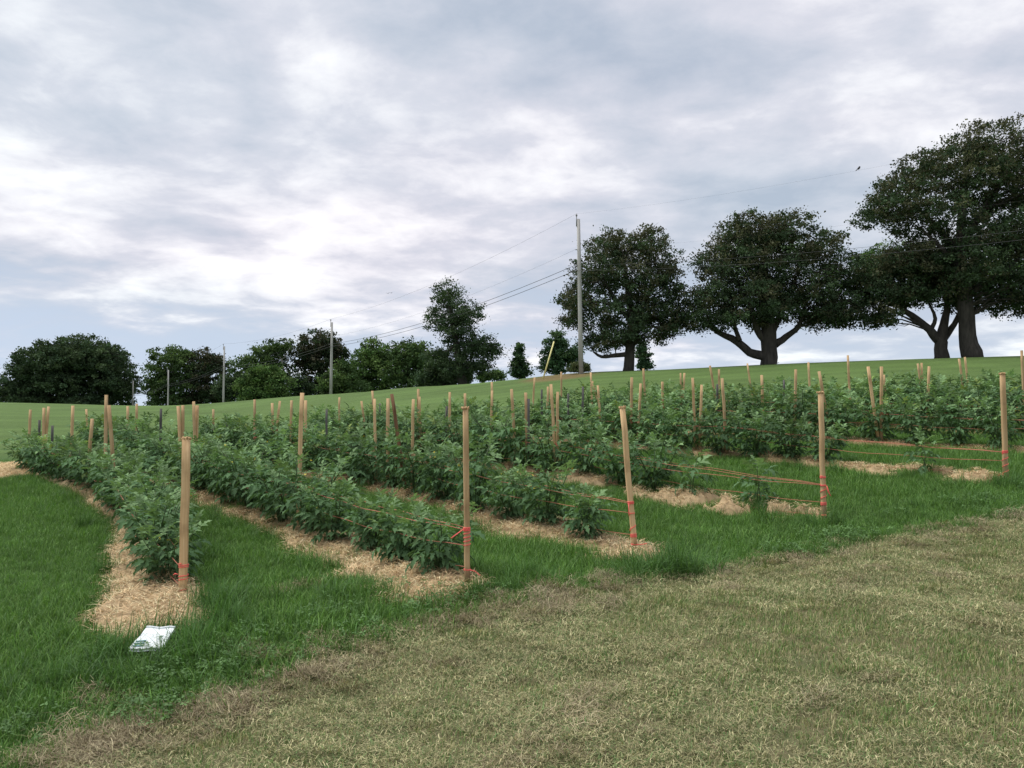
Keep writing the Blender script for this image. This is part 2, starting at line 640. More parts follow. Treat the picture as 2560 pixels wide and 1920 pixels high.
def build_ground():
    xs = axis(-6, 8, 0.10, -1500, 1500)
    ys = axis(2.2, 11, 0.10, -400, 2500)
    X, Y = np.meshgrid(xs, ys)
    Z = terrain(X, Y)
    nx, ny = len(xs), len(ys)
    idx = np.arange(nx * ny).reshape(ny, nx)
    Q = np.stack([idx[:-1, :-1], idx[:-1, 1:], idx[1:, 1:], idx[1:, :-1]], -1).reshape(-1, 4)
    dry = dry_sdf(X.ravel(), Y.ravel())
    dry = dry + .13 * vnoise(X.ravel() * 3, Y.ravel() * 3, 11) + .10 * vnoise(X.ravel() * 9, Y.ravel() * 9, 21)
    bx, by = ground_hit(1375, 942)
    patch = np.exp(-(((X - bx - .6) / 2.6) ** 2 + ((Y - by + 1) / 4.5) ** 2)).ravel()
    field = np.clip((19.5 - Y) / 3, 0, 1).ravel()
    me = mesh_np('ground', np.stack([X, Y, Z], -1).reshape(-1, 3), Q, None, None, True,
                 {'dry': np.clip(dry, -5, 5), 'patch': patch, 'field': field})
    m, t, out = new_mat('ground')
    L = t.links.new
    geo = N(t, 'ShaderNodeNewGeometry')
    aD = N(t, 'ShaderNodeAttribute', attribute_name='dry')
    aP = N(t, 'ShaderNodeAttribute', attribute_name='patch')
    aF = N(t, 'ShaderNodeAttribute', attribute_name='field')
    nA = N(t, 'ShaderNodeTexNoise', i_Scale=3.2, i_Detail=6.0, i_Roughness=0.65)
    L(geo.outputs['Position'], nA.inputs['Vector'])
    nB = N(t, 'ShaderNodeTexNoise', i_Scale=60.0, i_Detail=4.0, i_Roughness=0.7)
    L(geo.outputs['Position'], nB.inputs['Vector'])
    nC = N(t, 'ShaderNodeTexNoise', i_Scale=0.16, i_Detail=5.0, i_Roughness=0.6)
    L(geo.outputs['Position'], nC.inputs['Vector'])
    # lawn of the hill: fine turf colour, mowing passes across the slope, drier areas
    nD = N(t, 'ShaderNodeTexNoise', i_Scale=7.0, i_Detail=8.0, i_Roughness=0.75)
    mpD = N(t, 'ShaderNodeMapping')
    mpD.inputs['Scale'].default_value = (1.0, 0.7, 1.0)
    L(geo.outputs['Position'], mpD.inputs[0]); L(mpD.outputs[0], nD.inputs['Vector'])
    lawn = ramp(t, [(0.30, (0.074, 0.124, 0.036)), (0.50, (0.100, 0.162, 0.047)), (0.70, (0.138, 0.206, 0.062))])
    L(nD.outputs[0], lawn.inputs[0])
    mpS = N(t, 'ShaderNodeMapping')
    mpS.inputs['Rotation'].default_value = (0, 0, rad(-12))
    L(geo.outputs['Position'], mpS.inputs[0])
    wav = N(t, 'ShaderNodeTexWave', wave_type='BANDS', bands_direction='Y')
    wav.inputs['Scale'].default_value = 0.09
    wav.inputs['Distortion'].default_value = 3.5
    wav.inputs['Detail'].default_value = 3.0
    wav.inputs['Detail Scale'].default_value = 0.4
    L(mpS.outputs[0], wav.inputs['Vector'])
    sum_ = math_n(t, 'ADD', math_n(t, 'MULTIPLY', wav.outputs['Fac'], 0.10), math_n(t, 'MULTIPLY', nC.outputs[0], 0.9))
    stripe = N(t, 'ShaderNodeMapRange')
    stripe.inputs[1].default_value = 0.25; stripe.inputs[2].default_value = 0.95
    stripe.inputs[3].default_value = 0.68; stripe.inputs[4].default_value = 1.38
    L(sum_, stripe.inputs[0])
    lawn2 = N(t, 'ShaderNodeVectorMath', operation='SCALE')
    L(lawn.outputs[0], lawn2.inputs[0]); L(stripe.outputs[0], lawn2.inputs['Scale'])
    pm = N(t, 'ShaderNodeMapRange', interpolation_type='SMOOTHSTEP')
    pm.inputs[1].default_value = 0.45; pm.inputs[2].default_value = 0.95; pm.inputs[4].default_value = 0.8
    L(math_n(t, 'ADD', math_n(t, 'MULTIPLY', aP.outputs['Fac'], 1.1), math_n(t, 'MULTIPLY', nA.outputs[0], 0.5)), pm.inputs[0])
    lawn3 = N(t, 'ShaderNodeMix', data_type='RGBA')
    L(pm.outputs[0], lawn3.inputs[0]); L(lawn2.outputs[0], lawn3.inputs[6])
    lawn3.inputs[7].default_value = (0.17, 0.115, 0.055, 1)
    # thatch under the long green grass of the plot
    gr = ramp(t, [(0.3, (0.042, 0.080, 0.022)), (0.7, (0.085, 0.155, 0.042))])
    L(nB.outputs[0], gr.inputs[0])
    gmix = N(t, 'ShaderNodeMix', data_type='RGBA')
    L(aF.outputs['Fac'], gmix.inputs[0]); L(lawn3.outputs[2], gmix.inputs[6]); L(gr.outputs[0], gmix.inputs[7])
    # dry mown strip
    dr = ramp(t, [(0.25, (0.10, 0.10, 0.052)), (0.5, (0.20, 0.185, 0.105)), (0.75, (0.30, 0.265, 0.16))])
    L(nB.outputs[0], dr.inputs[0])
    dg = ramp(t, [(0.42, (0.085, 0.12, 0.042)), (0.60, (0.22, 0.185, 0.10))])
    L(nA.outputs[0], dg.inputs[0])
    dmix = N(t, 'ShaderNodeMix', data_type='RGBA')
    dmix.inputs[0].default_value = 0.45
    L(dr.outputs[0], dmix.inputs[6]); L(dg.outputs[0], dmix.inputs[7])
    de = math_n(t, 'ADD', aD.outputs['Fac'], math_n(t, 'MULTIPLY', math_n(t, 'SUBTRACT', nA.outputs[0], 0.5), 0.15))
    dm = N(t, 'ShaderNodeMapRange', interpolation_type='SMOOTHSTEP')
    dm.inputs[1].default_value = -0.06; dm.inputs[2].default_value = 0.08
    L(de, dm.inputs[0])
    fin = N(t, 'ShaderNodeMix', data_type='RGBA')
    L(dm.outputs[0], fin.inputs[0]); L(gmix.outputs[2], fin.inputs[6]); L(dmix.outputs[2], fin.inputs[7])
    b = N(t, 'ShaderNodeBsdfPrincipled')
    b.inputs['Roughness'].default_value = 0.9
    b.inputs['Specular IOR Level'].default_value = 0.1
    L(fin.outputs[2], b.inputs['Base Color'])
    bp = N(t, 'ShaderNodeBump')
    bp.inputs['Strength'].default_value = 0.8
    bp.inputs['Distance'].default_value = 0.03
    L(nB.outputs[0], bp.inputs['Height']); L(bp.outputs[0], b.inputs['Normal'])
    L(b.outputs[0], out.inputs['Surface'])
    me.materials.append(m)
    o = link('ground', me)
    tag(o, kind='structure')


build_ground()


# ------------------------------------------------------------------ trees
def leaf_cards(C, size, up=0.35, rng=RNG, aspect=0.62):
    n = len(C)
    nrm = rng.normal(size=(n, 3))
    nrm[:, 2] = nrm[:, 2] * 0.8 + up * 2
    nrm /= np.linalg.norm(nrm, axis=1)[:, None]
    r = rng.normal(size=(n, 3))
    a = np.cross(nrm, r)
    a /= np.linalg.norm(a, axis=1)[:, None] + 1e-9
    b = np.cross(nrm, a)
    s = size[:, None]
    tip = C + a * s * 0.55 - nrm * s * 0.10
    base = C - a * s * 0.45 - nrm * s * 0.08
    l = C + b * s * aspect * 0.5
    r_ = C - b * s * aspect * 0.5
    V = np.stack([base, l, tip, r_], 1).reshape(-1, 3)
    i = np.arange(n)[:, None] * 4
    Q = i + np.array([[0, 1, 2, 3]])
    return V, Q


def tree(name, label, Y, blobs, trunks, cols, nleaf, leaf=0.22, clump=0.5, limbs=40, group=None, bare=None, depth=0.8, cat='tree', flat=0.6, seed=0):
    rng = np.random.default_rng(seed + 100)
    if group == G_FAR:
        Y, leaf, clump = Y * 1.3, leaf * 1.3, clump * 1.2
        u0 = min(b[0] - b[2] for b in blobs); u1 = max(b[0] + b[2] for b in blobs)
        blobs = [(b[0], b[1] - 2, b[2] * 1.16, b[3] * 1.1) for b in blobs]
        blobs = blobs + [(u0 + (u1 - u0) * .28, 868, (u1 - u0) * .24, 24), (u0 + (u1 - u0) * .72, 868, (u1 - u0) * .24, 24)]
    mpp = Y / FPX
    base = at(trunks[0][0][0] * K, trunks[0][0][1] * K, Y)
    gz = tz(base.x, base.y)
    root = empty(name, (base.x, base.y, gz), label, cat, group)
    off = np.array([base.x, base.y, gz])
    E = []
    for (u, v, ru, rv) in blobs:
        c = at(u * K, v * K, Y)
        E.append((c.x, c.y, c.z, ru * K * mpp, rv * K * mpp))
    E = np.array(E)
    cx = E[:, 0].mean()
    W = (np.abs(E[:, 0] - cx) + E[:, 3]).max()
    ry = np.maximum(E[:, 3] * .7, np.sqrt(np.maximum(W ** 2 - (E[:, 0] - cx) ** 2, 0.05)) * depth)
    vol = (E[:, 3] * E[:, 4] * ry) ** (0.72)
    prob = vol / vol.sum()
    per = 38
    nc = max(8, nleaf // per)
    which = rng.choice(len(E), nc, p=prob)
    d = rng.normal(size=(nc, 3)); d /= np.linalg.norm(d, axis=1)[:, None]
    r = rng.uniform(0, 1, nc) ** 0.44
    cl = np.stack([E[which, 0] + d[:, 0] * E[which, 3] * r * .9, E[which, 1] + d[:, 1] * ry[which] * r * .9,
                   E[which, 2] + d[:, 2] * E[which, 4] * r * .88], 1)
    csz = clump * rng.uniform(0.6, 1.4, nc)
    cpal = np.array(cols)
    ccol = cpal[rng.integers(0, len(cpal), nc)] * rng.uniform(0.6, 1.4, (nc, 1))
    # more of the last, lighter colour high in the crown
    zr = (cl[:, 2] - cl[:, 2].min()) / (np.ptp(cl[:, 2]) + 1e-6)
    young = rng.uniform(0, 1, nc) < (zr - .45) * 0.9
    ccol[young] = cpal[-1] * rng.uniform(0.85, 1.25, (young.sum(), 1))
    LC = np.repeat(cl, per, 0)
    ls = np.repeat(csz, per)
    g = rng.normal(size=(len(LC), 3)) * 0.55
    g[:, 2] *= flat
    LC = LC + g * ls[:, None]
    LC[:, 2] = np.maximum(LC[:, 2], gz + 0.15)
    sz = leaf * rng.uniform(0.6, 1.35, len(LC))
    V, Q = leaf_cards(LC, sz, 0.35, rng)
    lc = np.repeat(ccol, per, 0) * rng.uniform(0.75, 1.25, (len(LC), 1))
    me = mesh_np('crown', V - off, Q, M_TREE, np.repeat(lc, 4, 0))
    link('crown', me, root)
    # trunk and limbs
    mb = MB()
    nodes = []
    for ti, tr in enumerate(trunks):
        pts, rs = [], []
        yo = 0
        for i, (u, v, r0) in enumerate(tr):
            p = at(u * K, v * K, Y)
            if i and ti:
                yo += rng.uniform(-.5, .5)
            p = np.array(p) + np.array([0, yo, 0])
            if ti == 0 and i == 0:
                p[2] = gz - 0.15
                r0 *= 1.1
            pts.append(p); rs.append(r0)
        # smooth
        P2, R2 = [], []
        for i in range(len(pts) - 1):
            for s in (0, .34, .67):
                p0 = pts[max(i - 1, 0)]; p1 = pts[i]; p2 = pts[i + 1]; p3 = pts[min(i + 2, len(pts) - 1)]
                q = .5 * ((2 * p1) + (-p0 + p2) * s + (2 * p0 - 5 * p1 + 4 * p2 - p3) * s * s + (-p0 + 3 * p1 - 3 * p2 + p3) * s ** 3)
                P2.append(q + rng.normal(size=3) * rs[i] * .06); R2.append((rs[i] * (1 - s) + rs[i + 1] * s) * rng.uniform(.94, 1.06))
        P2.append(pts[-1]); R2.append(rs[-1])
        mb.tube(P2, R2, 9)
        nodes += [(p, r1) for p, r1 in zip(P2, R2)][2:]
    NP = np.array([p for p, _ in nodes]); NR = np.array([r1 for _, r1 in nodes])
    pick = rng.choice(nc, min(limbs, nc), replace=False)
    for j in pick:
        tgt = cl[j] * .88 + E[which[j], :3] * .12
        dd = np.linalg.norm(NP - tgt, axis=1) + np.maximum(0, NP[:, 2] - tgt[2] + .4) * 3
        k = int(np.argmin(dd))
        s0 = NP[k]
        ln = np.linalg.norm(tgt - s0)
        r0 = min(NR[k] * .5, 0.03 + 0.016 * ln)
        mid = s0 * .5 + tgt * .5 + np.array([0, 0, ln * .10]) + rng.normal(size=3) * ln * .06
        q1 = s0 * .75 + mid * .25 + np.array([0, 0, -ln * .02]); q3 = mid * .4 + tgt * .6
        mb.tube([s0, q1, mid, q3, tgt], [r0, r0 * .8, r0 * .6, r0 * .42, r0 * .22], 5, cap=False)
        for _ in range(3):
            a0 = mid if rng.random() < .5 else q3
            e = tgt + rng.normal(size=3) * clump * .8
            mb.tube([a0, a0 * .5 + e * .5 + rng.normal(size=3) * .08, e], [r0 * .4, r0 * .28, r0 * .12], 4, cap=False)
    for arr in mb.v:
        arr -= off
    link('trunk', mb.mesh('trunk', M_BARK), root)
    if bare:
        mb = MB()
        for br in bare:
            pts = [np.array(at(u * K, v * K, Y)) - off + np.array([0, -2.2, 0]) for u, v, _ in br]
            mb.tube(pts, [r1 for *_, r1 in br], 5)
        link('dead_branch', mb.mesh('dead_branch', M_PALEBARK), root)
    return root


DK = [(0.052, 0.084, 0.044), (0.063, 0.097, 0.048), (0.048, 0.074, 0.041), (0.088, 0.092, 0.053)]
DK2 = [(0.051, 0.084, 0.044), (0.061, 0.096, 0.048), (0.046, 0.076, 0.041), (0.073, 0.106, 0.053)]
GR = [(0.055, 0.098, 0.036), (0.068, 0.117, 0.042), (0.046, 0.081, 0.031), (0.098, 0.15, 0.052)]
LG = [(0.065, 0.124, 0.039), (0.085, 0.15, 0.047), (0.055, 0.101, 0.034), (0.117, 0.182, 0.058)]
CU = [(0.043, 0.067, 0.033), (0.051, 0.067, 0.037), (0.034, 0.061, 0.029), (0.073, 0.072, 0.045)]
CF = [(0.044, 0.088, 0.046), (0.055, 0.104, 0.052), (0.036, 0.072, 0.039), (0.078, 0.13, 0.058)]
G_BIG = 'large maples standing along the hill crest'
G_FAR = 'trees of the far line behind the lawn'


def build_trees():
    tree('maple_tree', 'dark maple with airy crown and low side limb, standing behind the tall pole', 58,
         [(1320, 535, 62, 42), (1395, 535, 58, 42), (1440, 580, 36, 46), (1290, 590, 66, 52), (1370, 615, 88, 62), (1252, 650, 55, 40),
          (1320, 685, 92, 48), (1415, 675, 60, 55), (1236, 690, 34, 24), (1300, 738, 56, 28), (1440, 722, 36, 24), (1370, 725, 40, 25), (1462, 640, 28, 36), (1462, 690, 28, 30)],
         [[(1357, 802, .40), (1360, 762, .34), (1365, 700, .30), (1355, 620, .2), (1345, 545, .08)],
          [(1358, 765, .2), (1330, 768, .16), (1300, 770, .11), (1282, 760, .06)],
          [(1364, 705, .22), (1395, 650, .16), (1420, 590, .08)], [(1360, 690, .2), (1322, 640, .14), (1300, 590, .07)]],
         DK, 52000, leaf=.17, clump=.42, group=G_BIG, limbs=70, seed=1)
    tree('maple_tree', 'broad round dark maple with thick short trunk and several spreading limbs', 56,
         [(1600, 508, 62, 44), (1680, 502, 72, 42), (1560, 570, 72, 56), (1650, 570, 92, 66), (1750, 540, 66, 46), (1800, 590, 56, 56),
          (1528, 640, 54, 46), (1620, 645, 86, 56), (1720, 635, 86, 56), (1808, 660, 48, 38), (1505, 690, 36, 36), (1560, 695, 46, 28),
          (1660, 680, 56, 30), (1780, 688, 56, 26), (1835, 690, 28, 22)],
         [[(1663, 789, .60), (1663, 755, .52), (1660, 700, .5), (1655, 640, .34), (1650, 545, .12)],
          [(1655, 772, .34), (1622, 759, .3), (1597, 737, .26), (1560, 715, .2), (1532, 690, .1)],
          [(1655, 740, .28), (1635, 716, .22), (1620, 680, .17), (1598, 620, .08)],
          [(1674, 745, .28), (1700, 727, .22), (1724, 705, .18), (1738, 660, .09)],
          [(1598, 736, .17), (1590, 700, .14), (1585, 650, .07)], [(1668, 720, .24), (1690, 670, .18), (1720, 600, .08)]],
         DK, 80000, leaf=.17, clump=.42, group=G_BIG, limbs=90, seed=2)
    tree('maple_tree', 'tallest dark maple with heavy upright trunk, its crown rising far above the others', 53.5,
         [(2090, 322, 84, 40), (2165, 348, 76, 52), (1988, 372, 70, 44), (2080, 395, 95, 56), (1932, 428, 64, 44), (2180, 425, 86, 56),
          (1900, 460, 50, 34), (2000, 475, 84, 44), (2100, 515, 95, 62), (2210, 525, 78, 56), (2150, 605, 76, 48), (2230, 615, 66, 46),
          (2060, 585, 64, 54), (2180, 648, 56, 28), (2265, 420, 66, 86), (2240, 660, 40, 25)],
         [[(2100, 771, .62), (2090, 725, .54), (2086, 660, .5), (2080, 590, .42), (2076, 500, .3), (2086, 400, .17), (2090, 325, .07)],
          [(2080, 560, .26), (2040, 500, .2), (1990, 440, .13), (1950, 410, .06)], [(2085, 520, .26), (2130, 450, .2), (2180, 370, .08)],
          [(2086, 640, .26), (2140, 600, .2), (2200, 560, .1)], [(2082, 590, .2), (2030, 545, .14), (1985, 500, .07)]],
         DK, 95000, leaf=.17, clump=.42, group=G_BIG, limbs=110, seed=3)
    tree('maple_tree', 'forked maple with a long crooked limb, growing against the tallest trunk', 55,
         [(1905, 578, 56, 40), (1970, 588, 76, 46), (2035, 605, 56, 46), (1882, 640, 42, 36), (1932, 640, 46, 32), (1990, 640, 50, 26),
          (1900, 688, 36, 20), (1960, 558, 56, 36), (1865, 610, 34, 30), (2060, 650, 40, 30)],
         [[(2036, 773, .46), (2031, 740, .40), (2040, 700, .27), (2046, 655, .18), (2030, 600, .08)],
          [(2029, 738, .32), (2006, 712, .27), (1985, 687, .23), (1955, 668, .18), (1930, 648, .1), (1915, 600, .05)],
          [(2035, 738, .26), (2056, 715, .22), (2068, 690, .17), (2075, 650, .08)],
          [(2010, 712, .16), (2014, 690, .13), (2008, 655, .06)]],
         DK, 41000, leaf=.17, clump=.42, group=G_BIG, limbs=60, seed=4)
    tree('tree', 'bright green tree added for the lit leaves on both sides of the tallest maple', 80,
         [(1866, 568, 26, 30), (1905, 552, 38, 30), (2000, 570, 70, 50), (2200, 560, 46, 50), (2250, 600, 60, 60), (2100, 580, 90, 60)],
         [[(2096, 772, .3), (2092, 700, .25), (2088, 590, .1)]], LG, 24000, leaf=.2, clump=.5, seed=5)  # separate tree added; its bright green stands for the maple's lit leaves
    tree('maple_tree', 'single open-crowned tree leaning its foliage over the downhill end of the crest', 76,
         [(968, 638, 38, 36), (948, 690, 38, 32), (1008, 678, 42, 40), (985, 718, 56, 36), (1040, 748, 42, 30), (1066, 762, 24, 20),
          (1002, 770, 52, 40), (944, 768, 34, 18), (1030, 792, 36, 18), (985, 805, 46, 22)],
         [[(1000, 832, .42), (990, 775, .34), (978, 700, .24), (968, 630, .08)], [(988, 770, .2), (1020, 755, .14), (1050, 745, .07)],
          [(985, 745, .18), (960, 765, .12), (938, 770, .05)]], DK2, 26000, leaf=.19, clump=.5, group=G_BIG, limbs=55, seed=7)
    tree('shrub', 'dark dense thicket round the foot of the open-crowned tree', 80,
         [(955, 795, 42, 34), (985, 815, 40, 25), (925, 815, 34, 24)], [[(960, 838, .2), (958, 800, .12), (955, 775, .05)]], DK2, 7000, leaf=.26, cat='shrub', limbs=15, seed=8)
    tree('fir_tree', 'small pointed green tree in the gap downhill of the yellow guard', 80,
         [(1122, 750, 8, 10), (1123, 768, 16, 14), (1124, 788, 24, 16), (1124, 805, 28, 12)], [[(1124, 825, .16), (1123, 785, .1), (1122, 742, .03)]],
         CF, 3800, leaf=.24, clump=.35, limbs=20, depth=.9, seed=9)
    tree('fir_tree', 'bushy pointed green tree directly behind the yellow guard', 78,
         [(1205, 722, 12, 10), (1200, 742, 28, 18), (1205, 765, 42, 22), (1200, 790, 46, 20), (1240, 770, 20, 25)], [[(1202, 820, .2), (1202, 770, .14), (1205, 716, .03)]],
         CF, 8000, leaf=.24, clump=.4, limbs=25, depth=.9, seed=10)
    tree('fir_tree', 'small pointed green tree peeping out past the dark maple trunk behind the pole', 80,
         [(1388, 752, 10, 12), (1390, 772, 18, 16), (1394, 790, 20, 12)], [[(1390, 810, .15), (1389, 780, .1), (1388, 742, .03)]],
         CF, 3000, leaf=.24, clump=.35, limbs=15, depth=.9, seed=11)
    for i, (u, v, w) in enumerate([(1045, 814, 14), (1073, 811, 17)]):
        tree('shrub', ['small distant green bush on the skyline, the lower of two', 'small distant green bush on the skyline, the taller of two'][i], 105, [(u, v, w, 11)],
             [[(u, 828, .15), (u, 815, .1), (u, 806, .04)]], GR, 1500, leaf=.3, cat='shrub', limbs=8, seed=12 + i)
    # far line, from the open-crowned tree down to the great dome
    T = lambda u, v1, r=.4, v0=880: [[(u, v0, r), (u, (v0 + v1) / 2, r * .7), (u + 2, v1, r * .25)]]
    tree('tree', 'dark green rounded tree of the far line beside the open-crowned tree', 108,
         [(882, 768, 40, 36), (910, 775, 26, 36), (870, 805, 46, 36), (900, 825, 50, 30)], T(885, 745, v0=845), GR, 18700, leaf=.32, clump=.6, group=G_FAR, seed=21)
    tree('tree', 'pale feathery green tree of the far line just uphill of the second pole', 112,
         [(808, 765, 34, 34), (790, 790, 40, 36), (830, 790, 32, 40), (780, 825, 46, 30), (825, 835, 46, 26)], T(805, 738, v0=855), LG, 18700, leaf=.32, clump=.6, group=G_FAR, seed=22)
    tree('tree', 'low green tree crouching right behind the second pole', 100,
         [(740, 815, 30, 36), (720, 835, 40, 28), (765, 840, 30, 20)], T(740, 790, .3, 862), GR, 10200, leaf=.32, clump=.6, group=G_FAR, seed=23)
    tree('copper_tree', 'larger copper-brown tree rising between the two middle poles', 114,
         [(690, 748, 46, 36), (728, 760, 26, 34), (660, 765, 32, 34), (690, 795, 54, 46), (690, 840, 58, 26)], T(690, 712, v0=870), CU, 23800, leaf=.32, clump=.6, group=G_FAR, seed=24)
    tree('tree', 'green tree with bare pale dead branches showing in its crown', 112,
         [(605, 752, 32, 20), (575, 775, 42, 30), (540, 800, 42, 34), (600, 800, 42, 40), (525, 840, 36, 30)], T(580, 745, v0=872), GR, 18700, leaf=.32, clump=.6, group=G_FAR, seed=25,
         bare=[[(620, 800, .16), (616, 780, .12), (605, 762, .06), (598, 750, .03)], [(616, 780, .09), (626, 768, .06), (634, 752, .03)],
               [(612, 772, .07), (602, 772, .04), (594, 764, .02)], [(622, 790, .07), (632, 776, .03)]])
    tree('tree', 'light green spreading tree in front of the far line below the dead branches', 101,
         [(575, 812, 46, 24), (545, 835, 36, 24), (600, 838, 34, 26), (565, 855, 50, 16)], T(572, 800, .3, 874), LG, 15300, leaf=.32, clump=.6, group=G_FAR, seed=26)
    tree('copper_tree', 'smaller copper-brown tree right beside the third pole', 117,
         [(447, 782, 34, 30), (470, 800, 20, 30), (435, 820, 40, 40), (455, 850, 46, 24)], T(447, 756, v0=878), CU, 17000, leaf=.32, clump=.6, group=G_FAR, seed=27)
    tree('tree', 'open-topped green tree of the far line beside the great dome tree', 116,
         [(368, 768, 40, 20), (395, 790, 30, 34), (345, 800, 32, 24), (385, 830, 42, 40), (335, 840, 24, 26), (350, 825, 30, 24)], T(375, 752, v0=880), GR, 18700, leaf=.32, clump=.6, group=G_FAR, seed=28)
    tree('dome_tree', 'great dark dome-shaped tree with foliage reaching down to the lawn', 122,
         [(150, 785, 95, 56), (190, 770, 70, 44), (105, 795, 66, 50), (60, 830, 52, 36), (235, 795, 44, 48), (150, 838, 120, 34), (265, 830, 30, 36), (40, 855, 40, 20)],
         T(155, 740, .7, 885), DK2, 100000, leaf=.34, clump=.6, group=G_FAR, limbs=30, seed=29)
    for i, u in enumerate((488, 515, 645, 950)):
        tree('shrub', ['undergrowth bush filling the gap beside the third pole', 'undergrowth bush under the tree with dead branches', 'undergrowth bush below the larger copper tree', 'undergrowth bush behind the thicket of the open-crowned tree'][i],
             142, [(u, 838 - (i == 3) * 15, 34, 32)], [[(u, 875, .15), (u, 850, .1), (u, 838, .04)]], DK2, 7000, leaf=.3, cat='shrub', limbs=8, seed=40 + i)
    # the bush round the pole's foot: fine upright blades
    tree('shrub', 'small rounded green bush wrapped round the foot of the tall pole', 55.6, [(1253, 792, 22, 13), (1251, 800, 26, 9)],
         [[(1253, 808, .1), (1253, 800, .06), (1253, 790, .03)]], [(0.085, 0.12, 0.05), (0.10, 0.135, 0.055), (0.12, 0.14, 0.065)], 9000, leaf=.12, clump=.16, cat='shrub', limbs=20, seed=50)


build_trees()


# ------------------------------------------------------------------ utility poles, wires, guy
def catenary(a, b, sag, n=14):
    a = np.array(a); b = np.array(b)
    return [a + (b - a) * s + np.array([0, 0, -4 * sag * s * (1 - s)]) for s in np.linspace(0, 1, n)]


def build_poles():
    spec = [(1453, 925, 1446, 548, 55.0, .15, 'tall grey weathered utility pole with a bush at its foot'),
            (827, 990, 830, 806, 90, .15, 'grey utility pole in front of the larger copper tree'),
            (558, 1016, 561, 866, 116, .14, 'grey utility pole beside the smaller copper tree'),
            (420, 1020, 421, 925, 134, .13, 'distant grey pole in front of the open-topped green tree'),
            (332, 1020, 333, 952, 156, .12, 'most distant grey pole in the gap beside the dome tree')]
    tops, cab1, cab2, mids = [], [], [], []
    for u0, v0, u1, v1, Y, r, label in spec:
        b = at(u0, v0, Y); tp = at(u1, v1, Y)
        gz = tz(b.x, b.y)
        root = empty('utility_pole', (b.x, b.y, gz), label, 'utility pole', 'utility poles along the crest')
        off = np.array([b.x, b.y, gz])
        T_ = np.array(tp) - off
        mb = MB()
        mb.tube([np.array([0, 0, -.3]), T_ * .3, T_ * .65, T_], [r * 1.12, r, r * .88, r * .75], 10)
        link('pole', mb.mesh('pole', M_POLE), root)
        mb = MB()
        h = .36
        mb.tube([T_ + (-.13, -.03, -.5), T_ + (-.13, -.03, h * .6)], [.035, .03], 6)
        mb.tube([T_ + (-.13, -.03, h * .55), T_ + (-.13, -.03, h * .68), T_ + (-.13, -.03, h * .8), T_ + (-.13, -.03, h)], [.045, .075, .04, .05], 8)
        link('insulator', mb.mesh('insulator', M_STEEL), root)
        for zz in (.70, .665, .80):
            mb = MB()
            p = T_ * zz
            mb.tube([p + (-.12, -.08, 0), p + (-.26, -.10, 0)], [.03, .03], 6)
            link('bracket', mb.mesh('bracket', M_STEEL), root)
        tops.append(off + T_ + (-.13, -.03, h)); cab1.append(off + T_ * .70 + (-.26, -.1, 0)); cab2.append(off + T_ * .665 + (-.26, -.1, 0))
        mids.append(off + T_ * .80 + (-.26, -.1, 0))
    # the next pole of the line, out of frame to the right
    p0 = np.array([31.0, 12.0])
    g0 = tz(*p0)
    root = empty('utility_pole', (p0[0], p0[1], g0), 'utility pole of the line standing beyond the edge of the view', 'utility pole', 'utility poles along the crest')
    mb = MB()
    mb.tube([(0, 0, -.3), (0, 0, 5), (0, 0, 9.0)], [.17, .15, .12], 10)
    link('pole', mb.mesh('pole', M_POLE), root)
    t0 = np.array([p0[0], p0[1], g0 + 9.2])
    lab = {'t': 'thin top wire of the pole line', 'm': 'thin second wire of the pole line', 'a': 'thicker upper cable of the pole line', 'b': 'thicker lower cable of the pole line'}
    where = [', span from the tall pole over the maples', ', span from the tall pole past the open-crowned tree', ', span between the second and third poles',
             ', span between the third and fourth poles', ', span between the fourth and last poles']
    first = None
    for key, arr, r, d in (('t', tops, .0042, 0), ('m', mids, .0035, 2.4), ('a', cab1, .013, 3.6), ('b', cab2, .013, 3.95)):
        chain = [t0 - (0, 0, d)] + arr
        for i in range(len(chain) - 1):
            ln = np.linalg.norm(chain[i + 1] - chain[i])
            rr = r * (1 + .3 * min(i, 2)) * (.5 if i == 0 else 1)
            pts = catenary(chain[i], chain[i + 1], .018 * ln)
            mb = MB()
            mb.tube(pts, [rr] * len(pts), 5)
            o = link('overhead_wire', mb.mesh('overhead_wire', M_WIRE))
            tag(o, lab[key] + where[i], 'wire', 'overhead wires')
            if first is None:
                first = pts
    # guy wire with its yellow guard
    g = at(1356, 936, 54.0); e = at(1385, 854, 54.5)
    g.z = tz(g.x, g.y) - .1
    topg = np.array(at(1447, 640, 55.0))
    root = empty('guy_wire', (g.x, g.y, tz(g.x, g.y)), 'slanting guy wire of the tall pole with a pale yellow guard tube', 'guy wire')
    off = np.array([g.x, g.y, tz(g.x, g.y)])
    mb = MB()
    mb.tube([np.array(e) - off, topg - off], [.012, .012], 5)
    link('wire', mb.mesh('wire', M_WIRE), root)
    mb = MB()
    mb.tube([np.array(g) - off, np.array(e) - off], [.05, .05], 8)
    link('guard_tube', mb.mesh('guard_tube', M_YELLOW), root)
    # birds
    pts = np.array(first)
    uu = [abs(project(p)[0] - 1856 * K) for p in pts]
    # finer search along the span
    best = None
    for s in np.linspace(0, 1, 400):
        f = s * (len(pts) - 1); i = min(int(f), len(pts) - 2); p = pts[i] * (1 - f + i) + pts[i + 1] * (f - i)
        dd = abs(project(p)[0] - 1856 * K)
        if best is None or dd < best[0]:
            best = (dd, p)
    mb = MB()
    mb.tube([(-.11, 0, .02), (-.05, 0, .05), (0, 0, .085), (.035, 0, .13), (.05, 0, .16), (.075, 0, .165), (.10, 0, .16)], [.010, .035, .05, .045, .032, .016, .003], 8)
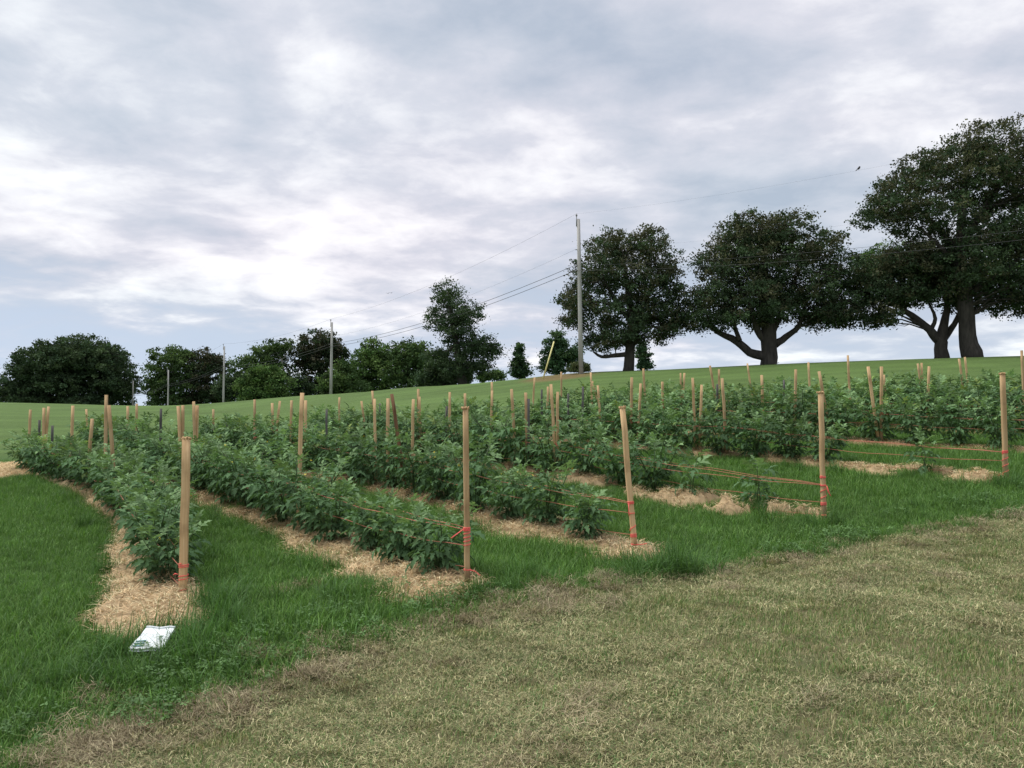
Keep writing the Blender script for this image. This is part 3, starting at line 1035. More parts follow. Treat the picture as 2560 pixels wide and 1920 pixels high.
    mb.tube([(-.05, 0, .06), (-.14, 0, -.02), (-.19, 0, -.06)], [.02, .018, .012], 6)
    mb.tube([(.0, .015, .05), (.0, .015, .0)], [.006, .005], 4); mb.tube([(.0, -.015, .05), (.0, -.015, .0)], [.006, .005], 4)
    o = link('bird', mb.mesh('bird', M_BIRD), loc=tuple(best[1] + np.array([0, 0, .008])))
    o.rotation_euler.z = .4
    tag(o, 'small dark bird perched on the top wire', 'bird')
    for u, v in ((838, 634), (845, 633)):
        mb = MB()
        mb.tube([(-.12, 0, 0), (-.04, 0, .01), (.05, 0, .015), (.13, 0, 0)], [.008, .035, .03, .005], 6)
        for s in (-1, 1):
            mb.add([(.05, 0, .02), (-.05, 0, .02), (-.03, s * .17, .09), (.06, s * .17, .09), (-.05, s * .34, .03), (.0, s * .34, .035)], None, [(0, 1, 2, 3), (3, 2, 4, 5)])
        o = link('bird', mb.mesh('bird', M_BIRD), loc=tuple(at(u * K, v * K, 110)))
        o.rotation_euler.z = 1.2
        tag(o, 'tiny dark bird flying in front of the clouds', 'bird', 'birds in flight')


build_poles()

# ------------------------------------------------------------------ stakes
ROWTXT = {'A': 'the row by the white packet', 'B': 'the row with the twine-wound end stake', 'C': 'the row behind the leaning pale stake',
          'D': 'the row with spindly end plants', 'E': 'the row ending in bare straw', 'F': 'the first row past the bare straw',
          'G': 'the second row past the bare straw', 'H': 'the third row past the bare straw', 'I': 'the fourth row past the bare straw', 'J': 'the last row up the slope'}


def z1(x, y): return x * .3888, 780 + y * .3888
def z2(x, y): return 800 + x * .3888, 850 + y * .3888
def z3(x, y): return 1600 + x * .434, 850 + y * .434


Z1 = [(197, 628, 194, 720), (283, 616, 284, 760), (313, 608, 300, 755), (470, 602, 463, 880), (555, 625, 560, 700), (594, 686, 582, 822), (684, 533, 684, 955),
      (700, 600, 730, 800), (822, 605, 822, 725), (879, 590, 880, 700), (1147, 605, 1163, 800), (1176, 600, 1177, 760), (1246, 575, 1254, 700),
      (1268, 600, 1266, 705), (1372, 625, 1371, 760), (1637, 562, 1639, 705), (1750, 585, 1754, 715), (1800, 572, 1786, 700), (1874, 568, 1873, 665),
      (1941, 520, 1930, 945), (1967, 568, 1965, 745), (2182, 548, 2182, 645)]
Z2 = [(265, 393, 283, 515), (337, 327, 345, 420), (349, 378, 356, 560), (437, 375, 437, 440), (462, 347, 530, 820, 'red'), (600, 380, 597, 545), (631, 315, 632, 440),
      (640, 365, 643, 460), (834, 335, 834, 465), (932, 343, 935, 425), (1105, 270, 1105, 400), (1106, 325, 1104, 410), (1232, 315, 1241, 420), (1322, 338, 1328, 515),
      (1379, 240, 1373, 330), (1467, 300, 1464, 405), (1485, 284, 1515, 810), (1527, 333, 1527, 545), (1552, 205, 1552, 325), (1741, 208, 1745, 295),
      (1750, 265, 1783, 380), (1787, 292, 1799, 475), (2005, 240, 2001, 400), (2063, 280, 2053, 440), (2079, 183, 2088, 345), (2200, 268, 2205, 405)]
Z3 = [(234, 190, 236, 285), (256, 190, 250, 285), (305, 218, 310, 365), (355, 258, 343, 620), (402, 148, 423, 265), (455, 168, 455, 270), (473, 220, 484, 400),
      (618, 135, 634, 245), (702, 202, 705, 345), (898, 170, 890, 490), (970, 128, 977, 265), (1032, 180, 1062, 360), (1196, 88, 1205, 250), (1313, 153, 1343, 348),
      (1391, 153, 1389, 420), (1405, 200, 1411, 295), (1601, 135, 1619, 270), (1622, 132, 1628, 265), (1664, 152, 1656, 385), (1838, 108, 1860, 260),
      (1871, 98, 1886, 225), (2198, 60, 2207, 250)]
GREY = [z1(254, 695), z1(338, 730), z1(940, 690), z1(1036, 622), z1(1460, 675), z1(2101, 628), z2(1341, 378), z2(1425, 318), z2(1596, 345), z2(1690, 300),
        z2(815, 425), z2(385, 408), z3(828, 230), z3(445, 255)]
STAKES = {k: [] for k in ROWS}          # per row: (t, base, top)


def row_at_azimuth(k, a):
    """t and point where row k crosses the vertical plane of azimuth a = X/Y"""
    t = np.linspace(-.2, TEND[k] + 2.6, 600)
    x, y = row_pos(k, t)
    f = x - a * y
    i = np.where(f[:-1] * f[1:] <= 0)[0]
    if not len(i):
        return None
    i = i[0]
    w = f[i] / (f[i] - f[i + 1] + 1e-12)
    tt = t[i] + (t[i + 1] - t[i]) * w
    return tt, np.array([float(q) for q in row_pos(k, tt)])


def solve_stake(ut, vt, ub, vb, target=1.12, lo=0.3, force=None, frac=.42):
    best = None
    for k in (force or ROWS):
        u = ub
        ok = None
        for _ in range(4):
            r = row_at_azimuth(k, ray(u, 1050)[0])
            if r is None or r[0] < lo or r[0] > TEND[k] + 2.2 or r[1][1] < 4:
                ok = None
                break
            t, q = r
            z = tz(*q)
            ok = (t, q, z)
            pv = project((q[0], q[1], z))[1]
            u = ub + (ub - ut) / (vb - vt) * (min(pv, vb + 90) - vb)
        if ok is None:
            continue
        t, q, z = ok
        a, b = ray(ut, vt)
        top = np.array([a * q[1], q[1], EYE + b * q[1]])
        H = top[2] - z
        f_ = (vb - vt) / max(project((q[0], q[1], z))[1] - vt, 1)
        e = abs(H - target) * .8 + (abs(f_ - frac) + max(0, f_ - .95) * 3) * (frac is not None and 1) + (0.15 if t > TEND[k] + .6 else 0)
        if best is None or e < best[0]:
            best = (e, k, t, np.array([q[0], q[1], z]), top)
    return best


def stake_mesh(base, top, w, d, mat, yaw, seed, sink=0.12):
    """a sawn bar from below the soil to its top, in coordinates relative to base"""
    r = np.random.default_rng(seed)
    ax = top - base
    ln = np.linalg.norm(ax)
    ax = ax / ln
    mb = MB()
    x = np.array([math.cos(yaw), math.sin(yaw), 0]); x -= ax * (x @ ax); x /= np.linalg.norm(x)
    y = np.cross(ax, x)
    zs = np.concatenate([[-sink], np.linspace(0, ln, 7)])
    V = []
    ch = .12
    for i, s in enumerate(zs):
        c = ax * s + x * r.normal() * .0018 + y * r.normal() * .0018
        k = 1 if s < ln - 1e-6 else .95
        for a, b in ((-1 + ch, -1), (1 - ch, -1), (1, -1 + ch), (1, 1 - ch), (1 - ch, 1), (-1 + ch, 1), (-1, 1 - ch), (-1, -1 + ch)):
            V.append(c + x * a * w / 2 * k + y * b * d / 2 * k)
    n = len(zs)
    Q = [(i * 8 + j, i * 8 + (j + 1) % 8, (i + 1) * 8 + (j + 1) % 8, (i + 1) * 8 + j) for i in range(n - 1) for j in range(8)]
    T = [((n - 1) * 8, (n - 1) * 8 + j, (n - 1) * 8 + j + 1) for j in range(1, 7)]
    mb.add(V, T, Q)
    return mb.mesh('stake', mat, False), ax, x, y, ln


def frayed_top(root, ax, x, y, ln, w, d, mat, seed):
    """splintered crown left by the mallet: curled slivers round the flattened end"""
    r = np.random.default_rng(seed)
    mb = MB()
    n = 22
    for i in range(n):
        a = 2 * math.pi * i / n + r.uniform(-.1, .1)
        e = x * math.cos(a) * w / 2 + y * math.sin(a) * d / 2
        m = max(abs(math.cos(a)), abs(math.sin(a)))
        e = e / m
        o = e / np.linalg.norm(e)
        f = r.uniform(.001, .006)
        p0 = ax * (ln - .014) + e * .96
        p1 = ax * (ln - .002) + e + o * f * .6
        p2 = ax * (ln + r.uniform(-.006, .008)) + e + o * f
        p3 = ax * (ln + r.uniform(-.016, .004)) + e + o * f * 1.5
        mb.tube([p0, p1, p2, p3], [.003, .004, .004, .002], 4)
    V = [ax * (ln + .003)]
    for i in range(n):
        a = 2 * math.pi * i / n
        e = (x * math.cos(a) * w / 2 + y * math.sin(a) * d / 2) / max(abs(math.cos(a)), abs(math.sin(a)))
        V.append(ax * (ln + r.uniform(-.002, .006)) + e * 1.04)
    mb.add(V, [(0, 1 + i, 1 + (i + 1) % n) for i in range(n)])
    link('frayed_top', mb.mesh('frayed_top', mat), root)


FRONT_TOP = {'A': (466, 1094), 'B': (1163, 1019), 'C': (1556, 1017), 'D': (2051, 980), 'E': (2506, 933)}
FRONT_DIM = {'A': (.053, .022, .05), 'B': (.034, .030, .25), 'C': (.039, .031, .2), 'D': (.038, .032, .3), 'E': (.044, .033, .1)}
FRONT_LBL = {'A': 'wide pale wooden stake with frayed top, beside the white packet in long grass',
             'B': 'slender brown wooden stake wound with many coral twine wraps and a short loose end',
             'C': 'pale wooden stake leaning over, its foot in the rounded end of a straw bed',
             'D': 'brown wooden stake with twine running off past two spindly young plants',
             'E': 'straight wooden stake at the end of the nearly bare straw bed with one seedling'}


ORD = ['first', 'second', 'third', 'fourth', 'fifth', 'sixth', 'seventh', 'eighth', 'ninth', 'tenth', 'eleventh', 'twelfth', 'thirteenth', 'fourteenth', 'fifteenth', 'sixteenth', 'seventeenth', 'eighteenth', 'nineteenth', 'twentieth']
FORCE = {6: 'A', 19: 'B', 26: 'C', 38: 'D', 51: 'E', 57: 'F', 3: 'A', 4: 'B', 62: 'F', 63: 'H', 61: 'F', 66: 'G', 64: 'I', 65: 'I', 67: 'I', 68: 'J', 69: 'H'}


def build_stakes():
    for k, f in FRONT.items():
        b = np.array(at(*f)); b[2] = tz(b[0], b[1])
        t_ = np.array(at(*FRONT_TOP[k], f[2]))
        w, d, yaw = FRONT_DIM[k]
        me, ax, x, y, ln = stake_mesh(b, t_, w, d, M_WOOD, yaw, ord(k))
        root = link('wooden_stake', me, loc=tuple(b))
        tag(root, FRONT_LBL[k], 'stake', 'wooden stakes at the row ends')
        frayed_top(root, ax, x, y, ln, w, d, M_WOOD, ord(k))
        STAKES[k].append((0.0, b, t_, w, d))
    items = [(*z1(a, b), *z1(c, d), '') for a, b, c, d in Z1]
    items += [(*z2(q[0], q[1]), *z2(q[2], q[3]), q[4] if len(q) > 4 else '') for q in Z2]
    items += [(*z3(a, b), *z3(c, d), '') for a, b, c, d in Z3]
    for i, (ut, vt, ub, vb, fl) in enumerate(items):
        s = solve_stake(ut, vt, ub, vb, force=FORCE.get(i))
        if s is None:
            print('NO STAKE', i, ut, vt)
            continue
        e, k, t, b, tp = s
        if e > .45:
            print('stake', i, 'row', k, 'H', round(float(tp[2] - b[2]), 2), 't', round(t, 2))
        w, d = (.037, .028) if i % 3 else (.033, .030)
        me, *_ = stake_mesh(b, tp, w, d, M_WOODRED if fl else M_WOOD, (i * .7) % .5 - .2, i)
        o = link('wooden_stake', me, loc=tuple(b))
        if fl:
            tag(o, 'dark reddish-brown wooden stake tilted among the plants of ' + ROWTXT[k], 'stake')
        else:
            tilt = (ub - ut) / (vb - vt)
            desc = 'tilted wooden stake among the plants of ' if abs(tilt) > .11 else 'upright wooden stake among the plants of '
            tag(o, desc + ROWTXT[k], 'stake', ('tilted' if abs(tilt) > .11 else 'upright') + ' stakes within ' + ROWTXT[k])
        STAKES[k].append((t, b, tp, w, d, o, bool(fl), tilt if not fl else 0))
    for i, (u, v) in enumerate(GREY):
        s = solve_stake(u, v, u, v + 28, target=.92, frac=.25)
        if s is None:
            continue
        e, k, t, b, tp = s
        me, *_ = stake_mesh(b, tp, .032, .025, M_WOODGREY, .2, 200 + i)
        o = link('grey_stake', me, loc=tuple(b))
        tag(o, 'short weathered grey stake barely showing above ' + ROWTXT[k], 'stake', 'grey stakes within ' + ROWTXT[k])
    for k in STAKES:
        STAKES[k].sort(key=lambda q: q[0])
        if k in 'ABCDE':
            for n, q in enumerate(STAKES[k]):
                if len(q) > 5 and not q[6]:
                    q[5]['label'] = ('tilted ' if abs(q[7]) > .11 else 'upright ') + 'wooden stake, ' + ORD[n] + ' along ' + ROWTXT[k]
                    q[5]['group'] = 'stakes within ' + ROWTXT[k]


build_stakes()


# ------------------------------------------------------------------ twine
def wrap_pts(base, top, w, d, h0, h1, turns, yaw=.15, gap=.004):
    ax = (top - base); ln = np.linalg.norm(ax); ax /= ln
    x = np.array([math.cos(yaw), math.sin(yaw), 0]); y = np.cross(ax, x)
    P = []
    n = max(10, int(turns * 12))
    for i in range(n + 1):
        a = 2 * math.pi * turns * i / n + .6
        m = max(abs(math.cos(a)), abs(math.sin(a)))
        m = m * .6 + .4 * 1
        e = x * math.cos(a) * (w / 2 + gap) / m + y * math.sin(a) * (d / 2 + gap) / m
        P.append(base + ax * (h0 + (h1 - h0) * i / n) + e)
    return P


def pt(s, h):
    ax = s[2] - s[1]
    return s[1] + ax * (h / np.linalg.norm(ax))


# heights of the wraps on the end stakes, as (h0, h1, turns), and of the strands (two per height, one each side)
WRAPS = {'A': [(.24, .27, 2.6), (.15, .20, 2.2), (.07, .10, .8)], 'B': [(.375, .40, 4.2), (.27, .37, 4.0), (.12, .13, 1.6)],
         'C': [(.40, .425, 3.2), (.325, .335, 1.2), (.14, .17, 3.0), (.17, .25, 1.0), (.08, .09, 1.6)],
         'D': [(.37, .39, 2.6), (.30, .315, 2.4), (.17, .30, 2.2), (.13, .16, 3.0), (.04, .05, 2.0)], 'E': [(.28, .31, 4.0), (.06, .28, 3.4)]}
STR = {'A': (.25, .12), 'B': (.385, .28, .13), 'C': (.41, .33, .15), 'D': (.31, .305, .15, .05), 'E': (.29, .20, .07), 'F': (.42, .34), 'G': (.44, .36), 'H': (.45,), 'I': (.45,), 'J': (.45,)}


def build_twine():
    for k in ROWS:
        S = [s for s in STAKES[k]]
        # keep one stake per ~2 m as the tying points
        keep = []
        for s in S:
            if not keep or s[0] - keep[-1][0] > 1.8:
                keep.append(s)
        if k not in FRONT:
            b = np.array([*ROWS[k], tz(*ROWS[k])])
            if keep and keep[0][0] > 1.5:
                keep.insert(0, (0.0, b, b + np.array([0, 0, 1.1]), .05, .04))
                me, *_ = stake_mesh(b, b + np.array([0, 0, 1.1]), .05, .04, M_WOOD, .1, 500 + ord(k))
                o = link('wooden_stake', me, loc=tuple(b))
                tag(o, 'upright end stake of ' + ROWTXT[k], 'stake', 'wooden stakes at the row ends')
        if len(keep) < 2:
            continue
        b0 = keep[0][1]
        root = empty('twine', tuple(b0), 'coral twine strung from stake to stake along ' + ROWTXT[k], 'twine', 'lines of twine along the rows')
        off = np.array(b0)
        for wi, (h0, h1, turns) in enumerate(WRAPS.get(k, [(.40, .44, 3)])):
            s = keep[0]
            mb = MB()
            mb.tube(np.array(wrap_pts(s[1], s[2], s[3], s[4], h0, h1, turns)) - off, [.0035] * (max(10, int(turns * 12)) + 1), 5)
            link('wrap', mb.mesh('wrap', M_TWINE), root)
        for s in keep[1:4]:
            mb = MB()
            mb.tube(np.array(wrap_pts(s[1], s[2], s[3], s[4], .40, .45, 3)) - off, [.004] * 37, 4)
            link('wrap', mb.mesh('wrap', M_TWINE), root)
        for i in range(min(len(keep) - 1, 3)):
            s0, s1 = keep[i], keep[i + 1]
            span = s1[0] - s0[0]
            hs = STR[k]
            for j, h in enumerate(hs):
                ha = h if i == 0 else .33 + .1 * (j == 0)
                hb = (.43, .30, .16, .10)[j]
                if k == 'D':
                    hb = (.43, .36, .24, .14)[j]
                a = pt(s0, ha); b = pt(s1, hb)
                sides = (-1, 1) if j == 0 else (-1,) if j % 2 else (1,)
                for sd_ in sides:
                    n = 16
                    P = []
                    for q in np.linspace(0, 1, n):
                        p = a * (1 - q) + b * q
                        bow = math.sin(math.pi * q)
                        side = np.array([RN[0], RN[1], 0]) * sd_ * (.022 + .06 * bow)
                        g = np.array([0, 0, -.02 * bow * (1 + j) + .006 * math.sin(q * 23 + j)])
                        p = p + side + g
                        p[2] = max(p[2], tz(p[0], p[1]) + .03)
                        P.append(p - off)
                    mb = MB()
                    mb.tube(P, [.0025] * n, 5)
                    link('strand', mb.mesh('strand', M_TWINE if j == 9 else M_TWINE_OLD), root)
        s = keep[0]
        ends = {'B': [((-.02, -.02, .39), (-.085, -.04, .345), (-.10, -.05, .335)), ((.02, -.02, .125), (.05, -.03, .12), (.075, -.035, .10), (.088, -.035, .092))],
                'C': [((-.02, -.03, .41), (-.025, -.035, .36), (-.027, -.035, .31)), ((.02, -.02, .085), (.06, -.02, .088), (.10, -.02, .096))],
                'D': [((.02, -.03, .305), (.03, -.035, .25), (.055, -.035, .215)), ((.022, -.03, .305), (.05, -.03, .22))],
                'A': [((-.03, -.02, .20), (-.05, -.02, .205), (-.06, -.02, .195))], 'E': [((-.02, -.02, .07), (-.10, .06, .05), (-.2, .12, .05))]}.get(k, [])
        for pts in ends:
            mb = MB()
            mb.tube([np.array([q[0], q[1], 0]) + pt(s, q[2]) - off for q in pts], [.0036] * len(pts), 5)
            link('loose_end', mb.mesh('loose_end', M_TWINE), root)


build_twine()

# ------------------------------------------------------------------ tomato plants
def leaflet(o, d, up, L_, W_, fold, droop, rng, small=False):
    """a pointed toothed leaflet folded along its midrib; returns verts and tris"""
    d = d / np.linalg.norm(d)
    s = np.cross(d, up); s /= np.linalg.norm(s) + 1e-9
    n = np.cross(s, d)
    P = lambda a, b, c: o + d * L_ * a + s * W_ * b + n * L_ * c
    if small:
        V = [P(0, 0, 0), P(.45, .5, fold - droop * .2), P(1, 0, -droop), P(.45, -.5, fold - droop * .2), P(.45, 0, -droop * .2)]
        T = [(0, 4, 1), (4, 2, 1), (0, 3, 4), (4, 3, 2)]
        return np.array(V), np.array(T)
    V = [P(0, 0, 0), P(.40, 0, -droop * .15), P(.72, 0, -droop * .5), P(1, 0, -droop)]
    for sg in (1, -1):
        j = rng.uniform(.85, 1.15, 3)
        V += [P(.30, sg * .52 * j[0], fold - droop * .1), P(.46, sg * .24, fold * .6 - droop * .22),
              P(.66, sg * .40 * j[1], fold * .8 - droop * .42), P(.80, sg * .16, fold * .3 - droop * .62)]
    T = [(0, 1, 4), (1, 5, 4), (1, 2, 5), (2, 6, 5), (2, 7, 6), (2, 3, 7),
         (0, 8, 1), (1, 8, 9), (1, 9, 2), (2, 9, 10), (2, 10, 11), (2, 11, 3)]
    return np.array(V), np.array(T)


def leaf_np(seed, young=False):
    """compound leaf of unit length along +Y, arching down"""
    rng = np.random.default_rng(seed)
    V, T, C, n = [], [], [], 0
    bend = rng.uniform(.2, .6) if not young else rng.uniform(.0, .25)

    def axis_p(y):
        return np.array([.04 * math.sin(3 * y + seed), y * (1 - .15 * y), .15 * y - bend * y * y])

    def tan(y):
        d = axis_p(y + .02) - axis_p(y - .02)
        return d / np.linalg.norm(d)
    base = np.array((0.104, 0.188, 0.086)) if not young else np.array((0.175, 0.275, 0.125))

    def put(v, t, c):
        nonlocal n
        V.append(v); T.append(t + n); n += len(v)
        C.append(np.ones((len(v), 3)) * c)
    pv = []
    for y in (0, .35, .8):
        p = axis_p(y)
        pv += [p + np.array([.012, 0, 0]), p - np.array([.012, 0, 0])]
    put(np.array(pv), np.array([(0, 2, 1), (1, 2, 3), (2, 4, 3), (3, 4, 5)]), base * 1.3)
    up = np.array([0, 0, 1.0])
    for y, ln, small in ((.28, .30, False), (.42, .12, True), (.56, .36, False), (.70, .13, True)):
        for s in (-1, 1):
            d = tan(y) * rng.uniform(.4, .9) + np.array([s, 0, 0]) + np.array([0, 0, rng.uniform(-.55, .0) if not young else rng.uniform(-.1, .4)])
            v, t = leaflet(axis_p(y + rng.uniform(-.04, .04)), d, up, ln * rng.uniform(.85, 1.15), ln * .50, rng.uniform(.08, .22), rng.uniform(.15, .6), rng, small)
            put(v, t, base * rng.uniform(.75, 1.25))
    v, t = leaflet(axis_p(.72), tan(.8), up, .42, .23, .12, rng.uniform(.15, .5), rng)
    put(v, t, base * rng.uniform(.9, 1.15))
    return np.concatenate(V), np.concatenate(T), np.concatenate(C)


NLV = 7
LEAF_NP = [leaf_np(s) for s in range(NLV)] + [leaf_np(20 + s, True) for s in range(3)]
LEAF_ME = [mesh_np('leaf', v, t, M_LEAF, c, False) for v, t, c in LEAF_NP]
YOUNG = list(range(NLV, NLV + 3))


def plant_layout(h, seed, sparse=False, wide=1.0):
    """stems as polylines and leaves as (variant, matrix) for a bush of height h"""
    rng = np.random.default_rng(seed)
    stems, leaves = [], []
    ns = 2 if sparse else int(rng.integers(4, 6)) + (2 if wide > 1 else 0)
    k = h / .7
    for i in range(ns):
        a = 2 * math.pi * (i / ns) + rng.uniform(-.5, .5)
        sp = 0.07 if sparse else rng.uniform(.12, .30) * k * wide
        hh = h * (rng.uniform(.9, 1.0) if i == 0 else rng.uniform(.72, .98))
        P = [np.array([.01 * math.cos(a), .01 * math.sin(a), -.03])]
        for q in (.25, .5, .75, 1):
            r = sp * q ** 1.3
            P.append(np.array([r * math.cos(a), r * math.sin(a), hh * .86 * q]) + rng.normal(size=3) * .012)
        stems.append((P, .0075 * k + .002))
        nl = 11 if sparse else int(rng.integers(13, 17))
        ang = rng.uniform(0, 6.28)
        for j in range(nl):
            q = .16 + .84 * j / (nl - 1)
            f = q * 4; m = min(int(f), 3)
            p = P[m] * (1 - f + m) + P[m + 1] * (f - m)
            ang += 2.4 + rng.uniform(-.4, .4)
            out = np.array([math.cos(a), math.sin(a)])
            dirv = np.array([math.cos(ang), math.sin(ang)]) + out * (.45 if not sparse else 0)
            az = math.atan2(dirv[1], dirv[0])
            top = q > .86
            ln = (rng.uniform(.13, .18) if top else rng.uniform(.18, .27)) * (.55 + .45 * k)
            if q < .3:
                ln *= .85
            pitch = rng.uniform(.5, 1.2) if top else rng.uniform(.0, .75) + .4 * (q - .5)
            if sparse:
                ln *= 1.2 if q < .8 else 1.4
            var = random.Random(seed * 100 + i * 17 + j).choice(YOUNG) if (top or (q > .7 and rng.random() < .35)) else int(rng.integers(0, NLV))
            M = (Matrix.Translation(Vector(p)) @ Matrix.Rotation(az - math.pi / 2, 4, 'Z') @ Matrix.Rotation(pitch, 4, 'X')
                 @ Matrix.Rotation(rng.uniform(-.5, .5), 4, 'Y') @ Matrix.Scale(ln, 4))
            leaves.append((var, M))
    return stems, leaves


def stem_mesh(stems):
    mb = MB()
    for P, r in stems:
        mb.tube(P, [r, r * .9, r * .75, r * .55, r * .35], 5)
    return mb.mesh('stem', M_STEM)


def foliage_mesh(leaves):
    V, T, C, n = [], [], [], 0
    for var, M in leaves:
        v, t, c = LEAF_NP[var]
        A = np.array(M)
        V.append(v @ A[:3, :3].T + A[:3, 3]); T.append(t + n); n += len(v)
        C.append(c * random.uniform(.7, 1.3) * (np.array((1.35, 1.12, .75)) if random.random() < .04 else 1))
    return mesh_np('foliage', np.concatenate(V), np.concatenate(T), M_LEAF, np.concatenate(C))


def build_plants():
    FAR = []
    for s in range(12):
        st, lv = plant_layout(.72, 900 + s, wide=1.25)
        FAR.append((stem_mesh(st), foliage_mesh(lv)))
    spec = {}
    for k in ROWS:
        t = {'A': .42, 'B': .36, 'C': .55, 'D': .72, 'E': .83, 'F': .9, 'G': .3, 'H': .2, 'I': .2, 'J': .2}[k]
        L_ = []
        while t < TEND[k]:
            h = .82
            sparse = False
            if k == 'A':
                h = .52 if t < .8 else .62 if t < 1.9 else .72
            elif k == 'B':
                h = .48 if t < .7 else .54 if t < 1.5 else .66 if t < 2.2 else .82
            elif k == 'C':
                h = .52 if t < 1.0 else .62 if t < 1.8 else .80
            elif k == 'D':
                h = .46 if t < 1 else .54 if t < 1.9 else .70 if t < 2.8 else .82
                sparse = t < 1.9
            elif k == 'E':
                h = .44 if t < 1 else .62 if t < 3 else .80
                sparse = t < 1
            elif k == 'F':
                h = .68 if t < 2.0 else .80
            L_.append((t, h * random.uniform(.86, 1.07), sparse))
            t += .55 * random.uniform(.88, 1.12)
            if k == 'E' and t < 1.9:
                t = 2.0
            if k == 'D' and t < 1.4:
                t = 1.5
        spec[k] = L_
    cnt = 0
    for k, L_ in spec.items():
        for ni, (t, h, sparse) in enumerate(L_):
            q = np.array([float(c) for c in row_pos(k, t, random.uniform(-.06, .06))])
            if q[0] / q[1] > .80 or q[0] / q[1] < -.75:
                continue
            cnt += 1
            z = tz(*q) + .03
            if sparse:
                lab = 'spindly young tomato plant standing alone in ' + ROWTXT[k]
            elif h < .58:
                lab = 'short bushy tomato plant near the end stake of ' + ROWTXT[k]
            else:
                lab = 'full leafy tomato plant within ' + ROWTXT[k]
            if k in 'ABCDE' and ni < 9:
                lab = ('spindly' if sparse else 'short' if h < .58 else 'full') + ' tomato plant, ' + ORD[ni] + ' from the end stake of ' + ROWTXT[k].replace(' end', '')
            elif k in 'ABCDE':
                lab = 'full tomato plant merged into the far part of ' + ROWTXT[k]
            root = empty('tomato_plant', (q[0], q[1], z), lab, 'tomato plant', ('spindly' if sparse else 'short' if h < .58 else 'full') + ' tomato plants of ' + ROWTXT[k])
            root.rotation_euler.z = random.uniform(0, 6.28)
            if q[1] < 10.2:
                st, lv = plant_layout(h, 50 + cnt, sparse, 1.18 if h > .6 else 1.05)
                link('stem', stem_mesh(st), root)
                for var, M in lv:
                    o = bpy.data.objects.new('leaf', LEAF_ME[var])
                    COL.objects.link(o)
                    o.parent = root
                    o.matrix_basis = M
                if random.random() < .6 and not sparse:
                    for _ in range(3):
                        P = st[random.randrange(len(st))][0][-1 - random.randrange(2)]
                        mb = MB()
                        pv = [(0, 0, 0)]
                        for a in range(10):
                            r = .016 if a % 2 == 0 else .006
                            pv.append((r * math.cos(a * .628), r * math.sin(a * .628), -.004 if a % 2 == 0 else 0))
                        mb.add(pv, [(0, 1 + a, 1 + (a + 1) % 10) for a in range(10)])
                        f = link('flower', mb.mesh('flower', M_FLOWER), root)
                        f.location = Vector(P) + Vector((random.uniform(-.06, .06), random.uniform(-.06, .06), random.uniform(.0, .05)))
                        f.rotation_euler = (random.uniform(.3, 1.6), 0, random.uniform(0, 6))
            else:
                sm, fm = FAR[random.randrange(len(FAR))]
                s = h / .72
                for nm, me in (('stem', sm), ('foliage', fm)):
                    o = bpy.data.objects.new(nm, me)
                    COL.objects.link(o)
                    o.parent = root
                    o.scale = (s * random.uniform(1, 1.15), s * random.uniform(1, 1.15), s)
    print('plants', cnt)


build_plants()

# ------------------------------------------------------------------ straw mulch beds
def strands(C, Z, n_up, ln, wd, cols, rng, flat=.25, curve=.25, dirbias=None):
    """thin curved straws lying about: centres C (n,2), heights Z -> verts, quads, colours"""
    n = len(C)
    a = rng.uniform(0, 6.283, n)
    if dirbias is not None:
        a = np.where(rng.random(n) < .45, dirbias + rng.normal(size=n) * .5, a)
    l = ln * rng.uniform(.5, 1.4, n)
    el = np.abs(rng.normal(size=n)) * flat
    d = np.stack([np.cos(a) * np.cos(el), np.sin(a) * np.cos(el), np.sin(el)], 1)
    s = np.stack([-np.sin(a), np.cos(a), np.zeros(n)], 1)
    c0 = np.stack([C[:, 0], C[:, 1], Z], 1)
    cv = rng.normal(size=n) * curve
    w = wd * rng.uniform(.6, 1.4, n)
    V = []
    for q in (0, .5, 1):
        p = c0 + d * (l * q)[:, None] + s * (cv * l * 4 * q * (1 - q))[:, None]
        p[:, 2] += (l * .12 * 4 * q * (1 - q)) - (l * .22 * q * q * (el > .3))
        wq = w * (.5 if q == 1 else 1)
        nn = s * wq[:, None] * .5
        V += [p + nn, p - nn]
    V = np.stack(V, 1).reshape(-1, 3)
    i = np.arange(n)[:, None] * 6
    Q = np.concatenate([i + np.array([[0, 1, 3, 2]]), i + np.array([[2, 3, 5, 4]])])
    cc = np.array(cols)[rng.integers(0, len(cols), n)] * rng.uniform(.7, 1.2, (n, 1))
    return V, Q, np.repeat(cc, 6, 0)


STRAWC = [(0.718, 0.536, 0.316), (0.593, 0.423, 0.242), (0.75, 0.666, 0.416), (0.468, 0.325, 0.183)]


BEDS = []


def in_bed(x, y, m=.0):
    """True where straw covers the ground"""
    r = np.zeros(np.shape(x), bool)
    for p, k, t0, t1, ts, wl, shf, gap in BEDS:
        dx, dy = x - p[0], y - p[1]
        t = dx * RD[0] + dy * RD[1]
        sd_ = dx * RN[0] + dy * RN[1] - shf(t) - (np.interp(t, *OFF_A) if k == 'A' else 0)
        r |= (t > t0 + .05) & (t < t1) & (np.abs(sd_) < np.interp(t, ts, wl) * .86 - m) & (gap(x, y) < .5)
    return r


